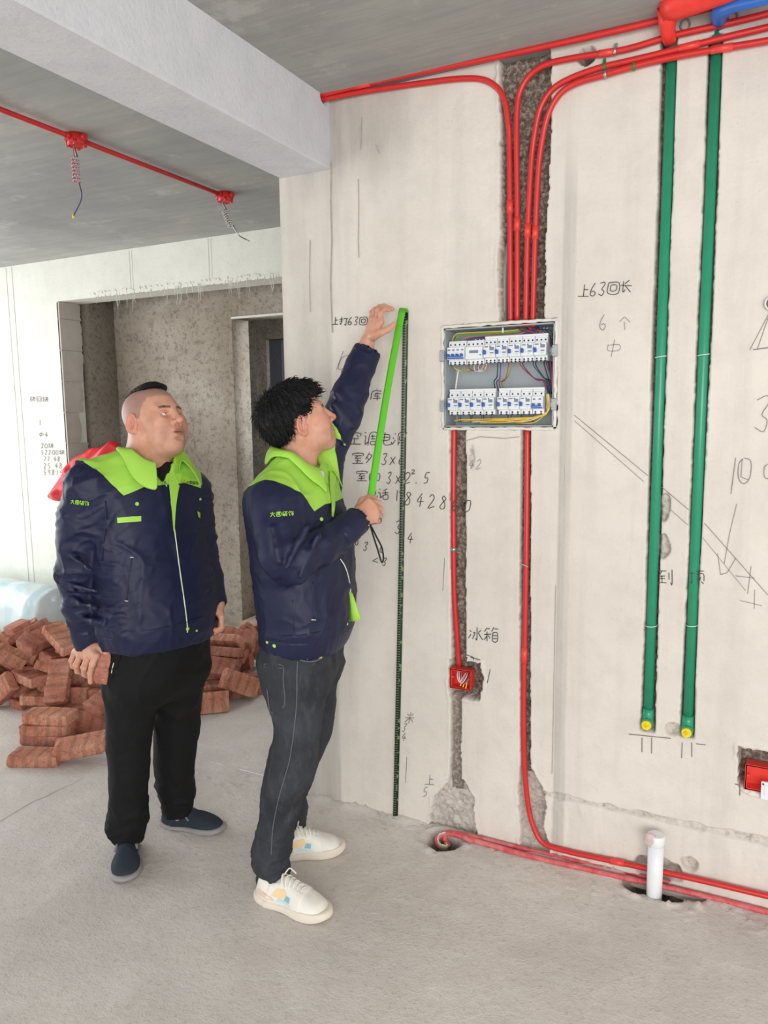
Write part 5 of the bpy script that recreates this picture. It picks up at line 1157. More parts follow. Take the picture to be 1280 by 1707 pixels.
def trace(f, px, py, t0=1.0, t1=4.5, off=.0):
    q = ray(px, py); q = q/np.linalg.norm(q); t = t0
    for _ in range(160):
        d = f((CAM+q*t)[None])[0]
        if d < .0006: break
        t += max(d*.6, .0006)
        if t > t1: return None
    p = CAM+q*t; _, g = grad(f, p[None]); return p+unit(g[0])*off
def tracegrid(f, pts, off): return [trace(f, x, y, off=off) for x, y in pts]
def folds(p, amp, seed, sc=(10, 10, 15)):
    w_ = noise3(p*np.array(sc)+.6*noise3(p*7, seed+5)[:, None], seed); w2 = noise3(p*np.array(sc)*2.1+3, seed+1)
    w3 = noise3(np.stack([p[:, 0]+p[:, 2]*.5, p[:, 1]-p[:, 2]*.4, p[:, 2]-.6*p[:, 0]], 1)*np.array([14, 14, 26]), seed+2)
    return amp*((1-np.abs(w_)*2.6).clip(0, 1)**1.6+.45*(1-np.abs(w2)*2.6).clip(0, 1)**1.6+.40*(1-np.abs(w3)*2.8).clip(0, 1)**1.5)
def with_folds(s, amp, seed, sc=(10, 10, 15), mask=None, sc2=None, amp2=0., ends=()):
    def f(p):
        a = folds(p, amp, seed, sc)-amp*.3
        if mask is not None: m = mask(p); a = a*(1-m)+m*(folds(p, amp2, seed+9, sc2)-amp2*.3)
        for e in ends: a = a*sstep(.05, .12, np.linalg.norm(p-e, axis=1))
        return s(p)-a
    return f
def sleeve_mask(c, Lf, r0=.17, r1=.21): return lambda p: sstep(r0, r1, np.abs((p-c)@Lf))
def decal(f, m, x0, y0, s_, text, wd, slope=0., sx=1., lean=0., off=.0022):
    def fn(px, py):
        return trace(f, px, py, off=off)
    r = random.Random(1); cx = x0
    for ch in text:
        for st in GL[ch]:
            pts = []
            for q in st.split(): u, v = map(float, q.split(',')); pts.append((cx+s_*sx*u/10-lean*s_*(v/10), y0+s_*v/10+slope*(cx-x0+s_*sx*u/10)))
            P = np.array(pts); P = crom(P, 2) if len(P) > 2 else np.array([P[0]+(P[1]-P[0])*t for t in (0, .5, 1)])
            m.tube([fn(*q) for q in P], wd, 5, flat=(1, 1))
        cx += s_*sx*1.14
def collar(parent, N, head, rn, zt, f, gap=.55, drop=.055, spread=.050, point=.035, mat=None, tilt=0., name='collar'):
    F = vec(math.cos(head), math.sin(head), 0); Lf = vec(-math.sin(head), math.cos(head), 0); rows = []; n = 48; V = []
    for i in range(n+1):
        th = gap+(2*math.pi-2*gap)*i/n; fr = max(0, math.cos(th)); c, s_ = math.cos(th), math.sin(th); e = min(1., min(th-gap, 2*math.pi-gap-th)/.5)
        dirv = F*c+Lf*s_; frn = sstep(.0, .9, np.array([c]))[0]
        z = zt-tilt*c-.045*frn; rr = rn*(1+.06*frn)
        p0 = N+dirv*(rr-.004); p0 = vec(p0[0], p0[1], z-.045); p1 = N+dirv*(rr+.002); p1 = vec(p1[0], p1[1], z); p2 = N+dirv*(rr+.012); p2 = vec(p2[0], p2[1], z-.003)
        R4 = rr+spread+point*frn*1.0; p4 = N+dirv*R4; p4 = vec(p4[0], p4[1], z-drop-point*frn)
        for _ in range(40):      # rest the edge on the jacket
            d_ = f(p4[None])[0]
            if d_ > .006: break
            p4[2] += .003
        p3 = p2*.5+p4*.5+dirv*.006+vec(0, 0, .008)
        V += [p0, p1, p2, p2*.7+p3*.3+dirv*.002, p3, p4]
    k = 6; Fc = [(i*k+j, i*k+j+1, (i+1)*k+j+1, (i+1)*k+j) for i in range(n) for j in range(k-1)]
    o = MB().add(V, Fc, 0, True).build(name, mat or M_lime, parent); md = o.modifiers.new('thick', 'SOLIDIFY'); md.thickness = .0035; md.offset = 0; sb = o.modifiers.new('sub', 'SUBSURF'); sb.levels = 1; sb.render_levels = 1; return o
def cuff(parent, a, b, ra, rb):
    a = np.array(a); b = np.array(b); d = unit(b-a); o = MB().tube([a-d*.045, a-d*.02, b-d*.002, b+d*.001], [ra, ra*.99, rb, rb*.93], 28).build('cuff', M_jack_navy, parent); return o
def waistband(parent, st, z1, g=1.012):
    S_ = sorted(st)[:3]; s2 = [(q[0], q[1], q[2], q[3]*g, q[4]*g, q[5]) for q in S_]; f0 = loftz(s2, 2.25); f1 = lambda p: np.maximum(f0(p), p[:, 2]-z1)-.0006*np.sin(p[:, 0]*0+np.arctan2(p[:, 1]-S_[0][2], p[:, 0]-S_[0][1])*40)
    c = np.array([S_[0][1], S_[0][2], S_[0][0]]); V, Q = meshify(f1, c-np.array([.3, .3, .05]), c+np.array([.3, .3, .16]), .0062); return link('waistband', mesh_from(V, Q, True), M_jack_navy, parent)
def tee_solid(st, z0, z1): s2 = [(q[0], q[1], q[2], q[3]*.91, q[4]*.84, q[5]) for q in st]; f0 = loftz(s2, 2.25); return lambda p: np.maximum(np.maximum(f0(p), p[:, 2]-z1), z0-p[:, 2])
def merge(parts):
    V = []; Q = []; A = {}; n = 0
    keys = set(k for p in parts for k in p[2])
    for v, q, a in parts: V.append(v); Q.append(q+n); n += len(v); [A.setdefault(k, []).append(a.get(k, np.zeros(len(v)))) for k in keys]
    return np.vstack(V), np.vstack(Q), {k: np.concatenate(v) for k, v in A.items()}
# ---------------------------------------------------------------- person in black trousers (left)
def eyes(C, R_, gaze, parent, sc=1.):
    g = unit(gaze)
    for y in (-1, 1):
        m = MB(); V = []; n, k = 24, 24
        for i in range(n+1):
            for j in range(k): a = math.pi*i/n; b = 2*math.pi*j/k; V.append((math.sin(a)*math.cos(b), math.sin(a)*math.sin(b), math.cos(a)))
        V = np.array(V); Q = [(i*k+j, i*k+(j+1) % k, (i+1)*k+(j+1) % k, (i+1)*k+j) for i in range(n) for j in range(k)]
        G = V@(R_.T@g); me_v = (V*.0119*sc+np.array([.0735, y*.0315, .001])*sc)@R_.T+C; me = mesh_from(me_v, np.array(Q), True, 'eye'); attr(me, 'gaze', G); link('eye', me, M_eye, parent)
def man1():
    base = atz(262, 1400); base[2] = 0
    P = empty('person', base, 'man in navy and lime work jacket and black trousers, looking up, brick in hand', 'person')
    hd = math.radians(-12); F = vec(math.cos(hd), math.sin(hd), 0); Lf = vec(-math.sin(hd), math.cos(hd), 0)
    # head
    C = at(257, 702, -.58); sc = 1.06; R_ = rotm(math.radians(-2), math.radians(15), math.radians(-3))
    loc = lambda p: ((np.array(p)-C)@R_)/sc
    Nb = at(246, 800, -.60); hs = head_solid(loc(Nb), (-.022, 0, -.075), .064, full=.6, lift=1.)
    hs.u(ell((.030, 0, -.104), (.036, .040, .018)), .03)
    hs.u(cone(loc(at(240, 770, -.585)), (-.028, 0, -.045), .070, .064), .03)
    V, Q = meshify(hs, (-.16, -.13, -.26), (.15, .13, .14), .0019)
    A = head_attrs(V, full=1., fade=.9, buzz=True); top = V.copy(); V = (V*sc)@R_.T+C
    parts = [(V, Q, A)]
    # right hand round the brick
    E = at(172, 1115, -.78); dv = unit(vec(-.60, .78, .05)); up = unit(vec(.05, .0, 1)); nn = unit(np.cross(dv, up)); hh = np.cross(nn, dv)
    tilt = math.radians(14); n2 = nn*math.cos(tilt)-hh*math.sin(tilt); h2 = hh*math.cos(tilt)+nn*math.sin(tilt)
    G = lambda s, h, n: E+dv*s+h2*h+n2*n
    mc = [G(.028, .062, -.046), G(.052, .066, -.056), G(.074, .060, -.064), G(.092, .050, -.070)]
    fg = [[G(.026, .022, -.047), G(.024, -.008, -.0385), G(.024, -.030, -.036)], [G(.050, .020, -.060), G(.049, -.010, -.040), G(.049, -.028, -.036)], [G(.074, .016, -.070), G(.073, -.010, -.056), G(.073, -.024, -.036)], [G(.094, .012, -.076), G(.093, -.008, -.062), G(.093, -.014, -.036)]]
    wr = at(150, 1072, -.735); th = [wr*.5+G(.03, .075, .01)*.5, G(.026, .066, .034), G(.030, .030, .0385), G(.032, .002, .0375)]
    wr = at(147, 1072, -.762); mc = [at(160, 1093, -.800), at(147, 1096, -.790), at(134, 1093, -.770), at(125, 1087, -.745)]
    fg = [[at(154, 1108, -.812), at(150, 1122, -.802), at(151, 1137, -.792)], [at(140, 1113, -.810), at(141, 1124, -.780), at(148, 1128, -.755)], [at(127, 1109, -.790), at(129, 1119, -.765), at(137, 1122, -.740)], [at(119, 1101, -.760), at(121, 1111, -.740), at(128, 1115, -.720)]]
    th = [at(160, 1080, -.775), at(177, 1085, -.765), at(184, 1097, -.735), at(183, 1112, -.720)]
    hsl = hand_solid(wr, mc, fg, th, 1.16, wprev=at(146, 1045, -.75), rw=.033)
    lo = np.minimum.reduce([wr, *mc, *[q for f_ in fg for q in f_], *th]); hi = np.maximum.reduce([wr, *mc, *[q for f_ in fg for q in f_], *th])
    V, Q = meshify(hsl, np.minimum(lo, at(146, 1045, -.75))-.05, np.maximum(hi, at(146, 1045, -.75))+.05, .0022); parts.append((V, Q, {}))
    brick_h = brick(G(.120, 0, 0)); brick_h.matrix_world = Matrix([[*map(float, (dv[i], h2[i], -n2[i] if False else n2[i], G(.120, 0, 0)[i]))] for i in range(3)]+[[0, 0, 0, 1]])
    if np.linalg.det(np.array([dv, h2, n2]).T) < 0: brick_h.matrix_world = Matrix([[*map(float, (-dv[i], h2[i], n2[i], G(.120, 0, 0)[i]))] for i in range(3)]+[[0, 0, 0, 1]])
    tag(brick_h, 'red brick held upright in the hand of the man in black trousers', 'brick')
    # left hand hanging, fingers curled
    w2 = at(361, 1006, -.45); mc = [at(369, 1028, -.475), at(367, 1032, -.445), at(363, 1033, -.42), at(358, 1031, -.40)]
    fg = [[at(370, 1045, -.48), at(361, 1051, -.495), at(353, 1047, -.50)], [at(367, 1049, -.45), at(357, 1054, -.465), at(349, 1049, -.475)], [at(362, 1048, -.425), at(353, 1052, -.44), at(346, 1047, -.45)], [at(356, 1044, -.40), at(349, 1048, -.415), at(343, 1043, -.425)]]
    th = [at(357, 1016, -.475), at(351, 1026, -.50), at(349, 1036, -.51), at(349, 1044, -.515)]
    h2s = hand_solid(w2, mc, fg, th, 1.0, wprev=at(357, 985, -.44), rw=.027); allp = np.array([w2, at(357, 985, -.44), *mc, *[q for f_ in fg for q in f_], *th])
    V, Q = meshify(h2s, allp.min(0)-.045, allp.max(0)+.045, .0022); parts.append((V, Q, {}))
    # body core
    cb = Solid(); cb.u(cone(at(240, 860, -.58), at(255, 1060, -.60), .09, .12)); sr, sl = at(150, 815, -.78), at(312, 822, -.44)
    cb.u(cone(sr+vec(0, 0, -.02), sl+vec(0, 0, -.02), .045, .045), .04); cb.chain([sr, at(130, 945, -.80), at(146, 1050, -.75)], [.045, .036, .028], .01); cb.chain([sl, at(338, 930, -.42), at(357, 990, -.44)], [.045, .036, .027], .01)
    cb.chain([at(228, 1090, -.66), at(214, 1240, -.66), at(214, 1400, -.66), at(210, 1425, -.71)], [.075, .050, .034, .03], .03); cb.chain([at(300, 1090, -.5), at(294, 1240, -.46), at(290, 1350, -.44), at(300, 1362, -.44)], [.075, .050, .030, .026], .03); cb.u(cone(at(246, 830, -.60), at(248, 775, -.59), .055, .055), .03)
    V, Q = meshify(cb, (-.75, -1.05, .02), (.25, -.2, 1.62), .012); parts.append((V, Q, {}))
    V, Q, A = merge(parts); me = mesh_from(V, Q, True, 'body')
    for k in ('lip', 'brow', 'blush', 'stubble'): attr(me, k, A[k])
    link('body', me, M_skin, P); eyes(C, R_, R_@unit(vec(.85, .28, .40)), P, sc)
    # short cropped hair on top
    hair = Solid(); hair.u(ell((-.012, 0, .036), (.099, .0765, .0885))); hair.u(ell((.020, 0, .050), (.070, .062, .074)), .02)
    def hf(p): d = hair(p)+.0012*noise3(p*330, 4)+.001*noise3(p*160, 8); x = p[:, 0]; line_ = .084+.020*np.clip((x-.03)/.05, 0, 1)+.25*np.abs(p[:, 1])-.25*np.clip(-x-.02, 0, 1); return np.maximum(np.maximum(d, line_-p[:, 2]), x-.071)
    V, Q = meshify(hf, (-.13, -.1, .05), (.12, .1, .14), .0018); link('hair', mesh_from((V*sc)@R_.T+C, Q, True), M_hair, P)
    # jacket
    Y = -.60; rows = [(770, 196, 296, -.595, .15, .11), (790, 165, 318, -.60, .20, .125), (815, 150, 332, -.60, .215, .135), (850, 150, 338, -.60, .22, .145), (900, 155, 344, -.60, .22, .155), (950, 160, 353, -.60, .22, .165), (1000, 164, 362, -.60, .22, .17), (1035, 168, 364, -.60, .22, .17), (1052, 174, 358, -.60, .21, .165), (1066, 178, 352, -.60, .20, .16)]
    st = [station(l, r, y, Yc, a, b, hd) for y, l, r, Yc, a, b in rows]
    def torso():
        s = Solid().u(loftz(st, 2.25)); s.u(cone(at(215, 778, -.66), at(150, 808, -.775), .066, .072), .05); s.u(cone(at(278, 778, -.53), at(318, 818, -.44), .060, .064), .05); return s
    tr = torso()
    jk = torso()
    RS = [at(150, 812, -.785), at(137, 868, -.80), at(132, 915, -.805), at(131, 955, -.80), at(138, 1005, -.785), at(149, 1056, -.755), at(151, 1068, -.748)]
    jk.chain(RS, [.074, .073, .072, .071, .067, .060, .058], .012, k0=.05)
    LS = [at(316, 822, -.43), at(328, 870, -.42), at(336, 925, -.42), at(349, 985, -.44), at(355, 1004, -.45)]
    jk.chain(LS, [.067, .064, .060, .053, .051], .012, k0=.04)
    for a, b, r in ((at(110, 975, -.86), at(160, 985, -.88), .012), (at(112, 1000, -.85), at(158, 1012, -.87), .010), (at(118, 925, -.87), at(150, 950, -.885), .010), (at(125, 1030, -.83), at(166, 1036, -.84), .008)): jk.u(cone(a, b, r*.7, r*.7), .020)
    cz = at(262, 1052, -.6)[2]
    jk.sub(cone(RS[-1]+(RS[-1]-RS[-2])*3, RS[-1], .06, .050), .004); jk.sub(cone(LS[-1]+(LS[-1]-LS[-2])*3, LS[-1], .05, .043), .004)
    # open neck
    nk = at(256, 776, -.60); jk.sub(cone(nk+vec(0, 0, .12), nk, .078, .070), .01); jk.sub(cone(trace(tr, 264, 774)+vec(0, 0, .02), trace(tr, 274, 806), .040, .007), .005)
    jf = with_folds(jk, .0058, 3, (7, 7, 5.5), sleeve_mask(at(246, 815, -.6), Lf), (6, 6, 13), .009, ends=(RS[-1], LS[-1])); V, Q = meshify(jf, (-.72, -1.08, .60), (.30, -.20, 1.66), .0065)
    u = (V-at(262, 815, -.6))@F; v = (V-at(246, 815, -.6))@Lf; z = V[:, 2]; zy = at(240, 812, -.72)[2]
    yoke = np.minimum(z-(zy-.012*np.sin(np.clip(np.abs(v)/.16, 0, 1)*math.pi)*0-.035*np.clip((np.abs(v)-.08)/.1, 0, 1)), (.168+.62*(z-zy)-np.abs(v)))
    me = mesh_from(V, Q, True); attr(me, 'yoke', yoke); J = link('jacket', me, M_jack, P)
    tsh = Solid().u(tee_solid(st, at(262, 870, -.6)[2], at(262, 770, -.6)[2]-.005)); tsh.u(cone(at(254, 792, -.60), at(256, 830, -.60), .076, .078), .015); tsh.sub(cone(at(262, 735, -.62), at(266, 764, -.64), .075, .050), .004)
    V, Q = meshify(tsh, at(262, 800, -.62)-.26, at(262, 800, -.62)+.26, .006); link('tshirt', mesh_from(V, Q, True), M_tee, P)
    collar(J, at(258, 775, -.60)*vec(1, 1, 0), hd, .086, at(246, 745, -.6)[2]-.0, jf, gap=.55, drop=.06, spread=.040, point=.035)
    tx = lambda pts, off: [q for q in (trace(jf, x, y, off=off) for x, y in pts) if q is not None]
    cuff(J, RS[-2], RS[-1], .0612, .0592); cuff(J, LS[-2], LS[-1], .0545, .0525); waistband(J, st, at(262, 1046, -.76)[2])
    # placket, piping, buttons, patches
    m = MB(); m.tube(crom(tx([(285, 835), (289, 870), (293, 900), (298, 940), (303, 975), (308, 1010), (312, 1045), (312, 1054)], .001), 5), .0022, 6); m.build('piping', M_piping, J)
    Lp = tx([(279, 790), (282, 820), (285, 850), (288, 885)], .004); Rp = tx([(303, 790), (296, 820), (292, 850), (290, 885)], .004)
    A_, B_ = crom(Lp, 5), crom(Rp, 5); n_ = len(A_); MB().add(list(A_)+list(B_), [(i, i+1, n_+i+1, n_+i) for i in range(n_-1)], 0, True).build('placket', M_lime, J)
    for (x, y, r_) in ((228, 840, .0062), (333, 832, .0045), (312, 1048, .006), (327, 1051, .004)):
        q = trace(jf, x, y, off=.001); qq = trace(jf, x, y, off=.004); MB().cyl(q, qq, r_, 16).build('snap_button', M_lime, J)
    def patch(quad, mat, name, off=.0022, nx=10, ny=3):
        (a, b, c, d) = [np.array(q, float) for q in quad]; G_ = [[trace(jf, *((a*(1-s)+b*s)*(1-t)+(d*(1-s)+c*s)*t), off=off) for t in np.linspace(0, 1, ny)] for s in np.linspace(0, 1, nx)]
        return MB().add([q for r in G_ for q in r], [(i*ny+j, i*ny+j+1, (i+1)*ny+j+1, (i+1)*ny+j) for i in range(nx-1) for j in range(ny-1)], 0, True).build(name, mat, J)
    patch([(195, 863), (235, 860), (235, 869), (196, 872)], M_lime, 'pen_pocket_flap'); patch([(328, 852), (333, 855), (333, 864), (330, 862)], M_lime, 'pocket_tab', nx=4)
    m = MB(); m.tube(crom(tx([(220, 929), (217, 950), (213, 975), (211, 1001)], .0), 4), .0024, 6); m.build('pocket_seam', M_navy, J)
    m = MB(); [m.tube(tx(s_, .002), .0016, 5) for s_ in ([(217, 929), (223, 929)], [(208, 1001), (214, 1002)])]; m.build('bartack', M_piping, J)
    m = MB(); m.tube(crom(tx([(182, 1047), (220, 1052), (260, 1049), (300, 1040), (340, 1028), (362, 1018)], -.0005), 4), .0022, 6); m.tube(crom(tx([(188, 1055), (188, 1066)], 0), 4), .002, 5); m.tube(crom(tx([(176, 835), (176, 870), (172, 905), (170, 935)], -.0005), 4), .002, 5); m.build('hem_seam', M_navy, J)
    m = MB(); decal(jf, m, 118, 832, 7.5, '大圆装饰', .0011, slope=.12, sx=.92); m.build('sleeve_logo', M_lime, J)
    m = MB(); decal(jf, m, 310, 801, 5.2, '大圆装饰', .0006, slope=.12, sx=.85); m.build('chest_logo', M_blk, J)
    m = MB(); m.tube([trace(jf, 308+2.2*math.cos(a), 803+2.6*math.sin(a), off=.002) for a in np.linspace(.6, 5.6, 12)], .0008, 5); m.build('chest_emblem', plain('orange_thread', (220, 120, 50), .6), J)
    z0 = tx([(275, 803), (277, 812)], .004); MB().tube(z0, .003, 6).build('zip_pull', M_steel, J)
    # trousers
    t = Solid(); hip = [station(l, r, y, -.59, .19, .15, hd) for y, l, r in ((1030, 190, 348), (1070, 188, 346), (1105, 184, 345), (1135, 186, 336), (1160, 205, 312))]; t.u(loftz(hip, 2.2))
    rl = [station(l, r, y, Yc, .09, .10, hd) for y, l, r, Yc in ((1120, 183, 268, -.665), (1160, 176, 264, -.665), (1200, 177, 256, -.665), (1240, 178, 251, -.665), (1290, 182, 248, -.665), (1340, 184, 244, -.66), (1378, 184, 243, -.66), (1395, 189, 240, -.66), (1418, 191, 237, -.665))]
    ll = [station(l, r, y, Yc, .09, .10, hd) for y, l, r, Yc in ((1110, 258, 345, -.5), (1150, 259, 338, -.49), (1200, 258, 332, -.47), (1240, 258, 328, -.46), (1290, 260, 323, -.45), (1325, 266, 322, -.44), (1345, 271, 318, -.44), (1372, 272, 320, -.44))]
    t.u(loftz(rl), .05); t.u(loftz(ll), .05)
    bf = with_folds(t, .005, 23, (6, 6, 4)); zk = at(213, 1395, -.66)[2]
    def tf(p): m_ = (1-sstep(zk+.02, zk+.22, p[:, 2]))*sstep(zk-.03, zk+.01, p[:, 2]); return bf(p)-m_*folds(p, .010, 61, (6, 6, 14))
    V, Q = meshify(tf, (-.7, -1.0, .05), (.25, -.25, 1.0), .0075); T_ = link('trousers', mesh_from(V, Q, True), M_blk, P)
    m = MB(); m.tube(tracegrid(tf, [(190, 1105), (186, 1122)], .001), .002, 5); m.build('pocket_edge', M_piping, T_); m = MB(); m.tube(crom(tracegrid(tf, [(204, 1075), (196, 1110), (187, 1130)], .0), 4), .0018, 5); m.build('pocket_seam', M_blk, T_)
    # shoes
    toe = atz(208, 1474, 0); ht = at(213, 1405, -.645)*vec(1, 1, 0); d = unit(toe-vec(ht[0], ht[1], 0)); shoe(P, toe-d*.275, toe, .105, 'slip', 'canvas_shoe')
    h0 = atz(270, 1372, 0); t0 = atz(374, 1386, 0); d = unit(t0-h0); shoe(P, t0-d*.275, t0, .102, 'slip', 'canvas_shoe')
    return P, jf
MAN1, JF1 = man1()
# ---------------------------------------------------------------- person in grey jeans (right), reaching up
def man2():
    base = atz(485, 1450); base[2] = 0
    P = empty('person', base, 'man in navy and lime work jacket and grey jeans, arm raised, holding a tape measure', 'person')
    hd = math.radians(12); F = vec(math.cos(hd), math.sin(hd), 0); Lf = vec(-math.sin(hd), math.cos(hd), 0)
    C = at(497, 703, -.46); sc = 1.02; R_ = rotm(math.radians(44), math.radians(20), math.radians(0))
    loc = lambda p: ((np.array(p)-C)@R_)/sc
    hs = head_solid(loc(at(500, 810, -.48)), (-.026, 0, -.070), .060, full=.5)
    V, Q = meshify(hs, (-.17, -.13, -.26), (.15, .13, .14), .0019); A = head_attrs(V, full=.5); A['stubble'] *= .9; parts = [((V*sc)@R_.T+C, Q, A)]
    # right fist round the tape case
    S2 = lambda x, y, d: at(x, y, d)
    wr = S2(590, 866, -.455); mc = [S2(614, 836, -.405), S2(623, 845, -.400), S2(626, 856, -.402), S2(624, 867, -.410)]
    fg = [[S2(631, 838, -.355), S2(622, 836, -.320), S2(610, 838, -.325)], [S2(634, 848, -.350), S2(624, 848, -.312), S2(610, 849, -.318)], [S2(634, 859, -.352), S2(624, 860, -.315), S2(611, 861, -.320)], [S2(630, 869, -.365), S2(621, 871, -.330), S2(611, 871, -.332)]]
    th = [wr*.6+S2(604, 838, -.40)*.4, S2(604, 835, -.385), S2(615, 830, -.352), S2(624, 830, -.325)]
    wp = S2(572, 882, -.50); h = hand_solid(wr, mc, fg, th, 1.04, wprev=wp, rw=.029); allp = np.array([wr, wp, *mc, *[q for f_ in fg for q in f_], *th])
    V, Q = meshify(h, allp.min(0)-.045, allp.max(0)+.045, .0021); parts.append((V, Q, {}))
    # raised left hand
    z = lambda x, y, d: at(580+x/10.67, 490+y/10.67, d)
    wr = z(330, 905, -.135); mc = [z(585, 500, -.150), z(520, 470, -.130), z(460, 460, -.110), z(410, 470, -.092)]
    fg = [[z(580, 345, -.145), z(650, 270, -.120), z(735, 285, -.100)], [z(535, 290, -.120), z(640, 215, -.095), z(790, 268, -.080)], [z(470, 300, -.098), z(560, 225, -.078), z(680, 225, -.062)], [z(415, 330, -.078), z(470, 270, -.062), z(560, 250, -.050)]]
    th = [z(460, 740, -.150), z(600, 680, -.160), z(720, 625, -.150), z(815, 545, -.135)]
    wp = z(215, 1090, -.15); h = hand_solid(wr, mc, fg, th, 1.0, wprev=wp, rw=.025); allp = np.array([wr, wp, *mc, *[q for f_ in fg for q in f_], *th])
    V, Q = meshify(h, allp.min(0)-.045, allp.max(0)+.045, .0021); parts.append((V, Q, {}))
    # core
    RS = [at(462, 848, -.665), at(462, 885, -.70), at(470, 925, -.72), at(498, 928, -.69), at(535, 910, -.62), at(575, 884, -.525), at(594, 869, -.475)]
    LS = [at(528, 795, -.34), at(553, 730, -.30), at(572, 690, -.26), at(584, 655, -.225), at(600, 612, -.17), at(610, 590, -.148)]
    cb = Solid(); cb.u(cone(at(495, 860, -.48), at(505, 1070, -.50), .09, .11)); cb.u(cone(RS[0], LS[0], .05, .05), .06); cb.chain([RS[0], RS[2], RS[4], RS[6]], [.042, .036, .032, .026], .01); cb.chain([LS[0], LS[2], LS[5]], [.045, .036, .025], .01)
    cb.chain([at(495, 1100, -.58), at(480, 1270, -.60), at(456, 1440, -.62), at(458, 1495, -.63)], [.070, .048, .032, .030], .03); cb.chain([at(525, 1100, -.44), at(512, 1215, -.39), at(484, 1300, -.37), at(480, 1400, -.35)], [.060, .036, .026, .024], .03); cb.u(cone(at(497, 800, -.48), at(494, 750, -.47), .055, .05), .03)
    V, Q = meshify(cb, (-.1, -.95, .03), (.75, -.1, 1.85), .012); parts.append((V, Q, {}))
    V, Q, A = merge(parts); me = mesh_from(V, Q, True, 'body')
    for k in ('lip', 'brow', 'blush', 'stubble'): attr(me, k, A[k])
    link('body', me, M_skin, P); eyes(C, R_, R_@unit(vec(.9, 0, .3)), P, sc)
    # hair: thick cap, longer on top
    hair = Solid(); hair.u(ell((-.018, 0, .040), (.104, .087, .086))); hair.u(ell((.028, 0, .074), (.068, .064, .050)), .03); hair.u(ell((-.058, 0, .018), (.056, .072, .076)), .03)
    def hf(p):
        x, y, z_ = p[:, 0], p[:, 1], p[:, 2]; ay = np.abs(y)
        r_ = np.sqrt(y*y+(x+.045)**2+1e-9); an = np.arctan2(y, x+.045)
        st = np.abs(noise3(np.stack([an*9+r_*8, z_*14, r_*10], 1), 5)); st2 = np.abs(noise3(np.stack([an*24+r_*14, z_*22, r_*16], 1), 6))
        d = hair(p)-.007*(1-2.2*st)*.7-.003*(1-2*st2)
        edge = np.where(x > .055, .062, np.where(x > .020, .020+.042*sstep(.030, .058, x), np.where(x > -.028, .020, .020-.095*sstep(-.022, -.055, x)*1.0)))
        edge = np.where(x <= -.022, .020-.095*sstep(0, .035, -.022-x), edge)+.004*noise3(p*80, 9)
        edge = np.where((ay < .045) & (x > .02), .066+.0*x, edge)
        return np.maximum(d, edge-z_)
    V, Q = meshify(hf, (-.16, -.12, -.09), (.13, .12, .16), .0020); H = link('hair', mesh_from((V*sc)@R_.T+C, Q, True), M_hair, P)
    N = vnormals(V, Q); r = np.random.RandomState(3); idx = r.choice(len(V), 1500, replace=False); Pn = V[idx]; Nn = N[idx]
    whorl = vec(-.075, -.035, .095); dr = Pn-whorl; dr = dr-Nn*(dr*Nn).sum(1)[:, None]; dr /= np.linalg.norm(dr, axis=1)[:, None]+1e-6
    m = MB()
    for p, n_, d_, L in zip(Pn, Nn, dr, r.uniform(.014, .032, len(idx))):
        if p[2] < -.03: L *= .4
        fr = 1.0 if p[0] > .03 and p[2] > .06 else .0
        q = [p-n_*.001, p+d_*L*.5+n_*(.003+.002*fr), p+d_*L-n_*(.002-.003*fr)-vec(0, 0, .004)]; q = [R_@(np.array(u)*sc)+C for u in q]; m.tube(q, [.0016, .0013, .0002], 4, cap=False)
    m.build('hair_strands', M_hair, H)
    # jacket
    rows = [(770, 462, 530, -.48, .12, .10), (790, 436, 548, -.485, .18, .12), (812, 420, 562, -.49, .20, .13), (850, 414, 574, -.49, .20, .14), (900, 419, 586, -.49, .20, .15), (950, 426, 590, -.49, .20, .15), (1000, 432, 592, -.50, .20, .15), (1040, 436, 590, -.50, .20, .15), (1060, 438, 584, -.50, .195, .145), (1078, 441, 575, -.50, .19, .14)]
    st = [station(l, r_, y, Yc, a, b, hd) for y, l, r_, Yc, a, b in rows]
    jk = Solid().u(loftz(st, 2.25)); jk.u(cone(at(478, 790, -.56), at(452, 838, -.655), .060, .070), .05); jk.u(cone(at(512, 785, -.42), at(532, 790, -.34), .060, .066), .05)
    jk.chain(RS, [.073, .071, .068, .062, .056, .049, .047], .014, k0=.05)
    jk.chain(LS, [.072, .068, .064, .060, .054, .052], .012, k0=.05)
    jk.u(cone(at(500, 965, -.72), at(450, 962, -.68), .016, .02), .03)
    for a, b, r_ in ((at(530, 895, -.69), at(500, 960, -.745), .010), (at(510, 880, -.72), at(478, 945, -.78), .011), (at(455, 880, -.77), at(465, 935, -.79), .010), (at(560, 655, -.31), at(600, 690, -.26), .011), (at(556, 675, -.33), at(590, 712, -.29), .011), (at(548, 700, -.36), at(575, 740, -.34), .010)): jk.u(cone(a, b, r_*.7, r_*.6), .018)
    jk.sub(cone(RS[-1]+(RS[-1]-RS[-2])*3, RS[-1], .052, .0405), .004); jk.sub(cone(LS[-1]+(LS[-1]-LS[-2])*4, LS[-1], .06, .045), .004)
    nk = at(500, 778, -.48); jk.sub(cone(nk+vec(0, 0, .12), nk, .074, .066), .01); t0_ = Solid().u(loftz(st, 2.25)); jk.sub(cone(trace(t0_, 530, 786)+vec(0, 0, .01), trace(t0_, 548, 808), .026, .005), .005)
    cL = at(495, 850, -.49)
    def arm_mask(p): d = np.minimum.reduce([cone(RS[i], RS[i+1], .07, .07)(p) for i in range(1, len(RS)-1)]+[cone(LS[i], LS[i+1], .07, .07)(p) for i in range(0, len(LS)-1)]); return 1-sstep(-.02, .02, d)
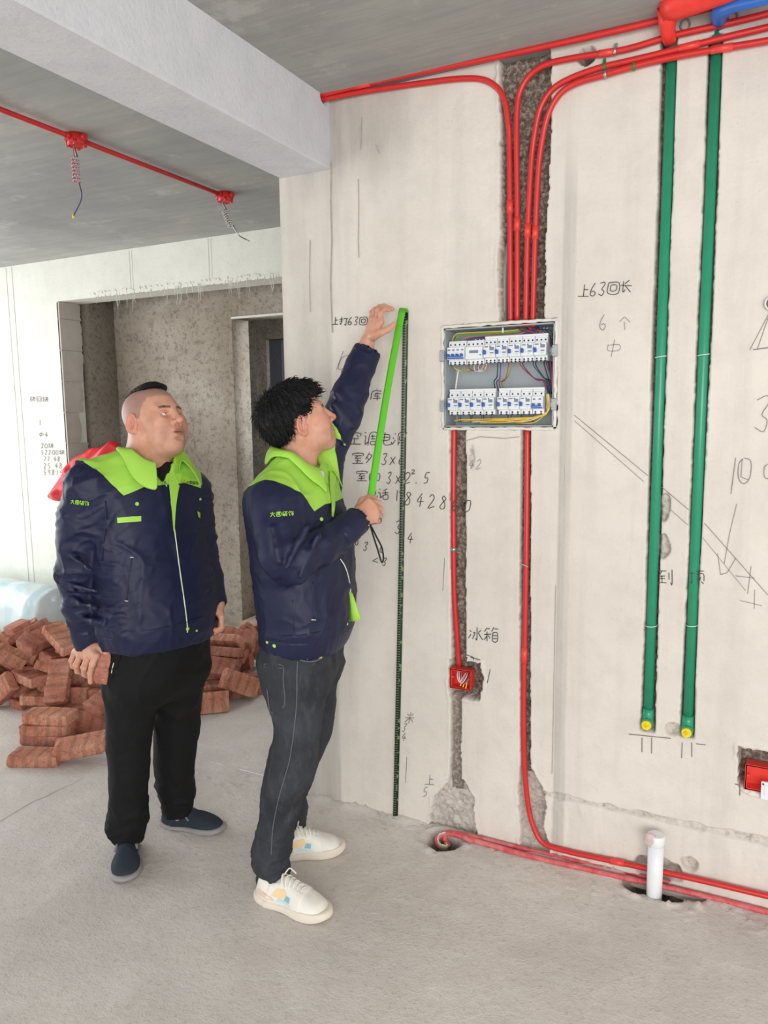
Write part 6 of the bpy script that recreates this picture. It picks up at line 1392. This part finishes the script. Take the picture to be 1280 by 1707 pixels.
    jf = with_folds(jk, .0056, 33, (7, 7, 6), arm_mask, (11, 8, 11), .0065, ends=(RS[-1], LS[-1])); V, Q = meshify(jf, (-.1, -1.0, .60), (.85, -.05, 1.98), .0065)
    D = V-at(495, 840, -.49); u = D@F; v = D@Lf; zz = V[:, 2]; zy = at(500, 842, -.6)[2]
    ys = np.minimum(zz-(zy-.03*np.clip((np.abs(v)-.09)/.1, 0, 1)-.015*np.clip(-u/.1, 0, 1)), .155+.60*(zz-zy)-np.abs(v)*np.where(v > 0, 1.0, 1.0)); ys = np.minimum(ys, np.where(v > 0, .118-v, 1.))
    me = mesh_from(V, Q, True); attr(me, 'yoke', ys); J = link('jacket', me, M_jack, P)
    tsh = Solid().u(tee_solid(st, at(500, 880, -.49)[2], at(500, 778, -.49)[2])); tsh.u(cone(at(506, 798, -.49), at(506, 830, -.49), .071, .075), .015); tsh.sub(cone(at(505, 745, -.48), at(510, 772, -.485), .066, .060), .004)
    c0 = at(512, 810, -.49); V, Q = meshify(tsh, c0-.25, c0+.25, .006); link('tshirt', mesh_from(V, Q, True), M_wtee, P)
    collar(J, at(500, 778, -.48)*vec(1, 1, 0), hd, .080, at(494, 748, -.47)[2], jf, gap=.55, drop=.06, spread=.036, point=.03, tilt=.012)
    cuff(J, RS[-2], RS[-1], .0495, .0475); cuff(J, LS[-2], LS[-1], .0545, .0525); waistband(J, st, at(500, 1062, -.64)[2])
    def tx(pts, off): return [q for q in (trace(jf, x, y, off=off) for x, y in pts) if q is not None]
    m = MB(); m.tube(crom(tx([(567, 932), (575, 945), (581, 965), (584, 990), (584, 1015), (582, 1035)], .001), 5), .0020, 6); m.build('piping', M_piping, J)
    A_, B_ = crom(tx([(548, 785), (548, 810), (551, 835), (552, 862)], .004), 5), crom(tx([(560, 790), (556, 815), (557, 840), (557, 864)], .004), 5); n_ = min(len(A_), len(B_)); MB().add(list(A_[:n_])+list(B_[:n_]), [(i, i+1, n_+i+1, n_+i) for i in range(n_-1)], 0, True).build('placket', M_lime, J)
    fl_ = [at(583, 985, -.56), at(591, 1000, -.58), at(597, 1018, -.585), at(601, 1032, -.585), at(592, 1036, -.58), at(583, 1037, -.56)]
    m = MB(); bpts = [at(581, 985, -.57), at(582, 1000, -.57), at(582, 1018, -.57), at(582, 1036, -.57)]; fr = [at(586, 988, -.585), at(591, 1003, -.60), at(596, 1020, -.605), at(601, 1033, -.60)]
    m.add(bpts+[(a+b)/2+vec(0, -.008, 0) for a, b in zip(bpts, fr)]+fr, [(i, i+1, 4+i+1, 4+i) for i in range(3)]+[(4+i, 5+i, 9+i, 8+i) for i in range(3)], 0, True); o = m.build('placket_flap', M_lime, J); md = o.modifiers.new('t', 'SOLIDIFY'); md.thickness = .004
    for x, y, r_ in ((535, 866, .006), (561, 811, .0055), (458, 1076, .0062), (446, 1070, .0045), (578, 1040, .004)):
        q = trace(jf, x, y, off=.001)
        if q is not None: MB().cyl(q, trace(jf, x, y, off=.004), r_, 16).build('snap_button', M_lime, J)
    m = MB(); m.tube(crom(tx([(521, 970), (521, 990), (522, 1010), (523, 1030)], 0), 4), .0024, 6); m.tube(crom(tx([(488, 1000), (489, 1040), (490, 1078)], -.0005), 4), .0018, 6); m.tube(crom(tx([(438, 1050), (470, 1060), (510, 1058), (550, 1048), (582, 1030)], -.0005), 4), .0022, 6); m.build('pocket_seam', M_navy, J)
    m = MB(); m.tube(tx([(519, 1033), (526, 1033)], .002), .0016, 5); m.build('bartack', M_piping, J)
    m = MB(); decal(jf, m, 450, 854, 8.0, '大圆装饰', .0012, slope=-.05, sx=1.1); m.build('sleeve_logo', M_lime, J)
    # jeans
    t = Solid(); hip = [station(l, r_, y, -.51, .17, .13, hd) for y, l, r_ in ((1050, 440, 572), (1075, 436, 574), (1105, 436, 570), (1140, 446, 556), (1165, 470, 535))]; t.u(loftz(hip, 2.2))
    rl = [station(l, r_, y, Yc, .09, .10, hd) for y, l, r_, Yc in ((1100, 434, 552, -.58), (1140, 441, 547, -.59), (1180, 449, 541, -.60), (1220, 456, 535, -.61), (1255, 449, 531, -.61), (1290, 440, 526, -.62), (1330, 434, 504, -.625), (1370, 431, 493, -.63), (1410, 427, 484, -.63), (1434, 428, 481, -.635), (1455, 431, 482, -.635), (1474, 432, 479, -.635))]
    ll = [station(l, r_, y, Yc, .09, .10, hd) for y, l, r_, Yc in ((1100, 478, 572, -.44), (1140, 478, 562, -.43), (1180, 478, 558, -.41), (1220, 478, 552, -.39), (1255, 472, 538, -.38), (1290, 464, 524, -.37), (1330, 460, 510, -.36), (1370, 459, 505, -.355), (1394, 460, 504, -.355))]
    t.u(loftz(rl), .045); t.u(loftz(ll), .045)
    for y_, l, r_ in ((1433, 430, 482), (1452, 433, 482)): t.sub(cone(at(l, y_, -.70), at(r_, y_+6, -.70), .006, .004), .015)
    base_f = with_folds(t, .004, 43, (6, 6, 5)); zk = at(450, 1400, -.63)[2]
    def tf(p): z_ = p[:, 2]; m_ = 1-sstep(zk-.03, zk+.12, z_); return base_f(p)-m_*folds(p, .012, 51, (6, 6, 17))
    V, Q = meshify(tf, (-.1, -.95, .04), (.85, -.15, 1.0), .0070); T_ = link('jeans', mesh_from(V, Q, True), M_denim, P)
    m = MB(); m.tube(crom(tracegrid(tf, [(496, 1102), (495, 1125), (495, 1150), (494, 1175), (492, 1200), (488, 1235), (482, 1270), (474, 1298), (466, 1325), (460, 1352), (455, 1380), (453, 1405), (452, 1425)], .0012), 5), .0016, 6); m.build('side_seam', M_seam, T_)
    m = MB(); pk = [(441, 1107), (471, 1109), (472, 1130), (474, 1176), (452, 1187), (447, 1160), (441, 1107)]; m.tube(crom(tracegrid(tf, pk, .0012), 3), .0016, 5); m.tube(tracegrid(tf, [(441, 1112), (471, 1114)], .0012), .0012, 5); m.build('back_pocket', M_seam, T_)
    m = MB(); m.tube(crom(tracegrid(tf, [(500, 1100), (515, 1103), (530, 1100), (545, 1090)], .001), 4), .0022, 6); m.build('front_pocket_edge', M_seam, T_)
    q4 = [(512, 1092), (535, 1090), (535, 1097), (511, 1099)]; G_ = [trace(tf, *q, off=.004) for q in q4]; MB().add(G_, [(0, 1, 2, 3)]).build('woven_label', plain('tan_label', (190, 170, 90), .6), T_)
    # shoes and sock
    h0 = atz(411, 1487, 0); t0 = atz(549, 1533, 0); d = unit(t0-h0); shoe(P, t0-d*.285, t0, .108, 'sneaker', 'sneaker')
    t1 = atz(573, 1416, 0); d1 = unit(t1-atz(470, 1428, 0)); shoe(P, t1-d1*.285, t1, .106, 'sneaker', 'sneaker')
    a = at(457, 1468, -.635); MB().tube([a+vec(0, 0, .03), a+vec(.004, 0, -.04), a+vec(.008, 0, -.06)], [.040, .043, .045], 24).build('sock', M_wtee, P)
    return P, jf
MAN2, JF2 = man2()
# ---------------------------------------------------------------- tape measure
def tape():
    case = at(613, 850, -.345); root = empty('tape_measure', case, 'lime green steel tape measure drawn up the wall and back to the floor', 'tape measure')
    R_ = rotm(math.radians(35), 0, 0); m = MB(); m.box(case, (.062, .034, .062), M=R_, bev=.012); m.build('case', plain('dark_case', (38, 52, 36), .5), root)
    top = at(671, 515, -.030); bot = vec(at(660, 1360, -.006)[0], -.012, .004); c0 = at(617, 836, -.345); Mg = NT('tape_green'); Mg.base(lin((98, 196, 44))); Mg.set(.35); bw = .0125
    def ribbon(P, sd, n, name, mat, wd, curve=.0025):
        V = []; 
        for p, s_, nn in zip(P, sd, n):
            for k in range(5): q = (k-2)/2; V.append(p+s_*q*wd+nn*curve*(1-q*q))
        Fc = [(i*5+j, i*5+j+1, (i+1)*5+j+1, (i+1)*5+j) for i in range(len(P)-1) for j in range(4)]; o = MB().add(V, Fc, 0, True).build(name, mat, root); md = o.modifiers.new('t', 'SOLIDIFY'); md.thickness = .0006; return o
    n = 24; P = [c0+(top-c0)*t+vec(0, -.012*math.sin(t*math.pi), 0) for t in np.linspace(0, 1, n)]; sd = []; nn = []
    ax = unit(top-c0)
    for t in np.linspace(0, 1, n): s_ = unit(vec(.93-.0*t, .36, 0)-ax*(ax@vec(.93, .36, 0))); sd.append(s_); nn.append(-np.cross(s_, ax) if np.cross(s_, ax)[1] > 0 else np.cross(s_, ax))
    ribbon(P, sd, nn, 'blade_upper', Mg.m, bw)
    Pt = [top+vec(0, .0, 0), top+vec(.001, .006, .004), top+vec(.002, .012, .002), top+vec(.002, .016, -.01)]; ribbon(Pt, [sd[-1]]*4, [vec(0, 0, 1)]*4, 'blade_fold', Mg.m, bw, 0.)
    ts = NT('tape_scale'); wv = ts.n('ShaderNodeTexWave'); wv.wave_profile = 'SAW'; wv.bands_direction = 'Z'; wv.inputs['Scale'].default_value = 31.4; ts.l(ts.coord(), wv.inputs[0])
    v = ts.at('vv'); tick = ts.math('MULTIPLY', ts.math('GREATER_THAN', wv.outputs['Fac'], .72), ts.math('LESS_THAN', v, .62)); wv2 = ts.noise(55, 1, .5); num = ts.math('MULTIPLY', ts.math('GREATER_THAN', wv2, .60), ts.math('GREATER_THAN', v, .55))
    c = ts.mix(ts.math('MAXIMUM', tick, num), lin((12, 22, 14)), lin((92, 128, 84))); c = ts.mix(ts.math('GREATER_THAN', v, .93), c, lin((50, 110, 44))); ts.base(c); ts.set(.4)
    n = 40; a0 = top+vec(.004, .018, -.004); s2 = unit(vec(.93, .36, 0)); V = []; vv = []
    for t in np.linspace(0, 1, n):
        p = a0+(bot-a0)*t+vec(.003*math.sin(t*3.1), 0, 0)
        for k in range(5): q = (k-2)/2; V.append(p+s2*(q*.0100)+vec(0, -.0016*(1-q*q), 0)); vv.append((q+1)/2)
    me = mesh_from(V, [(i*5+j, i*5+j+1, (i+1)*5+j+1, (i+1)*5+j) for i in range(n-1) for j in range(4)], True); attr(me, 'vv', vv); o = link('blade_lower', me, ts.m, root); md = o.modifiers.new('t', 'SOLIDIFY'); md.thickness = .0006
    m = MB(); m.box(bot+vec(0, -.006, .004), (.022, .014, .003)); m.build('end_hook', M_steel, root)
    s0 = at(616, 872, -.35); L1 = crom([s0, at(622, 893, -.345), at(629, 915, -.34), at(636, 937, -.34), at(639, 930, -.335), at(636, 912, -.335), at(628, 896, -.34), at(618, 876, -.345)], 6)
    m = MB(); m.tube([at(613, 868, -.35), s0, at(620, 884, -.347)], [.004, .0035, .003], 8); m.tube(L1, .0030, 7); m.build('wrist_strap', plain('black_cord', (20, 18, 18), .7), root)
tape()
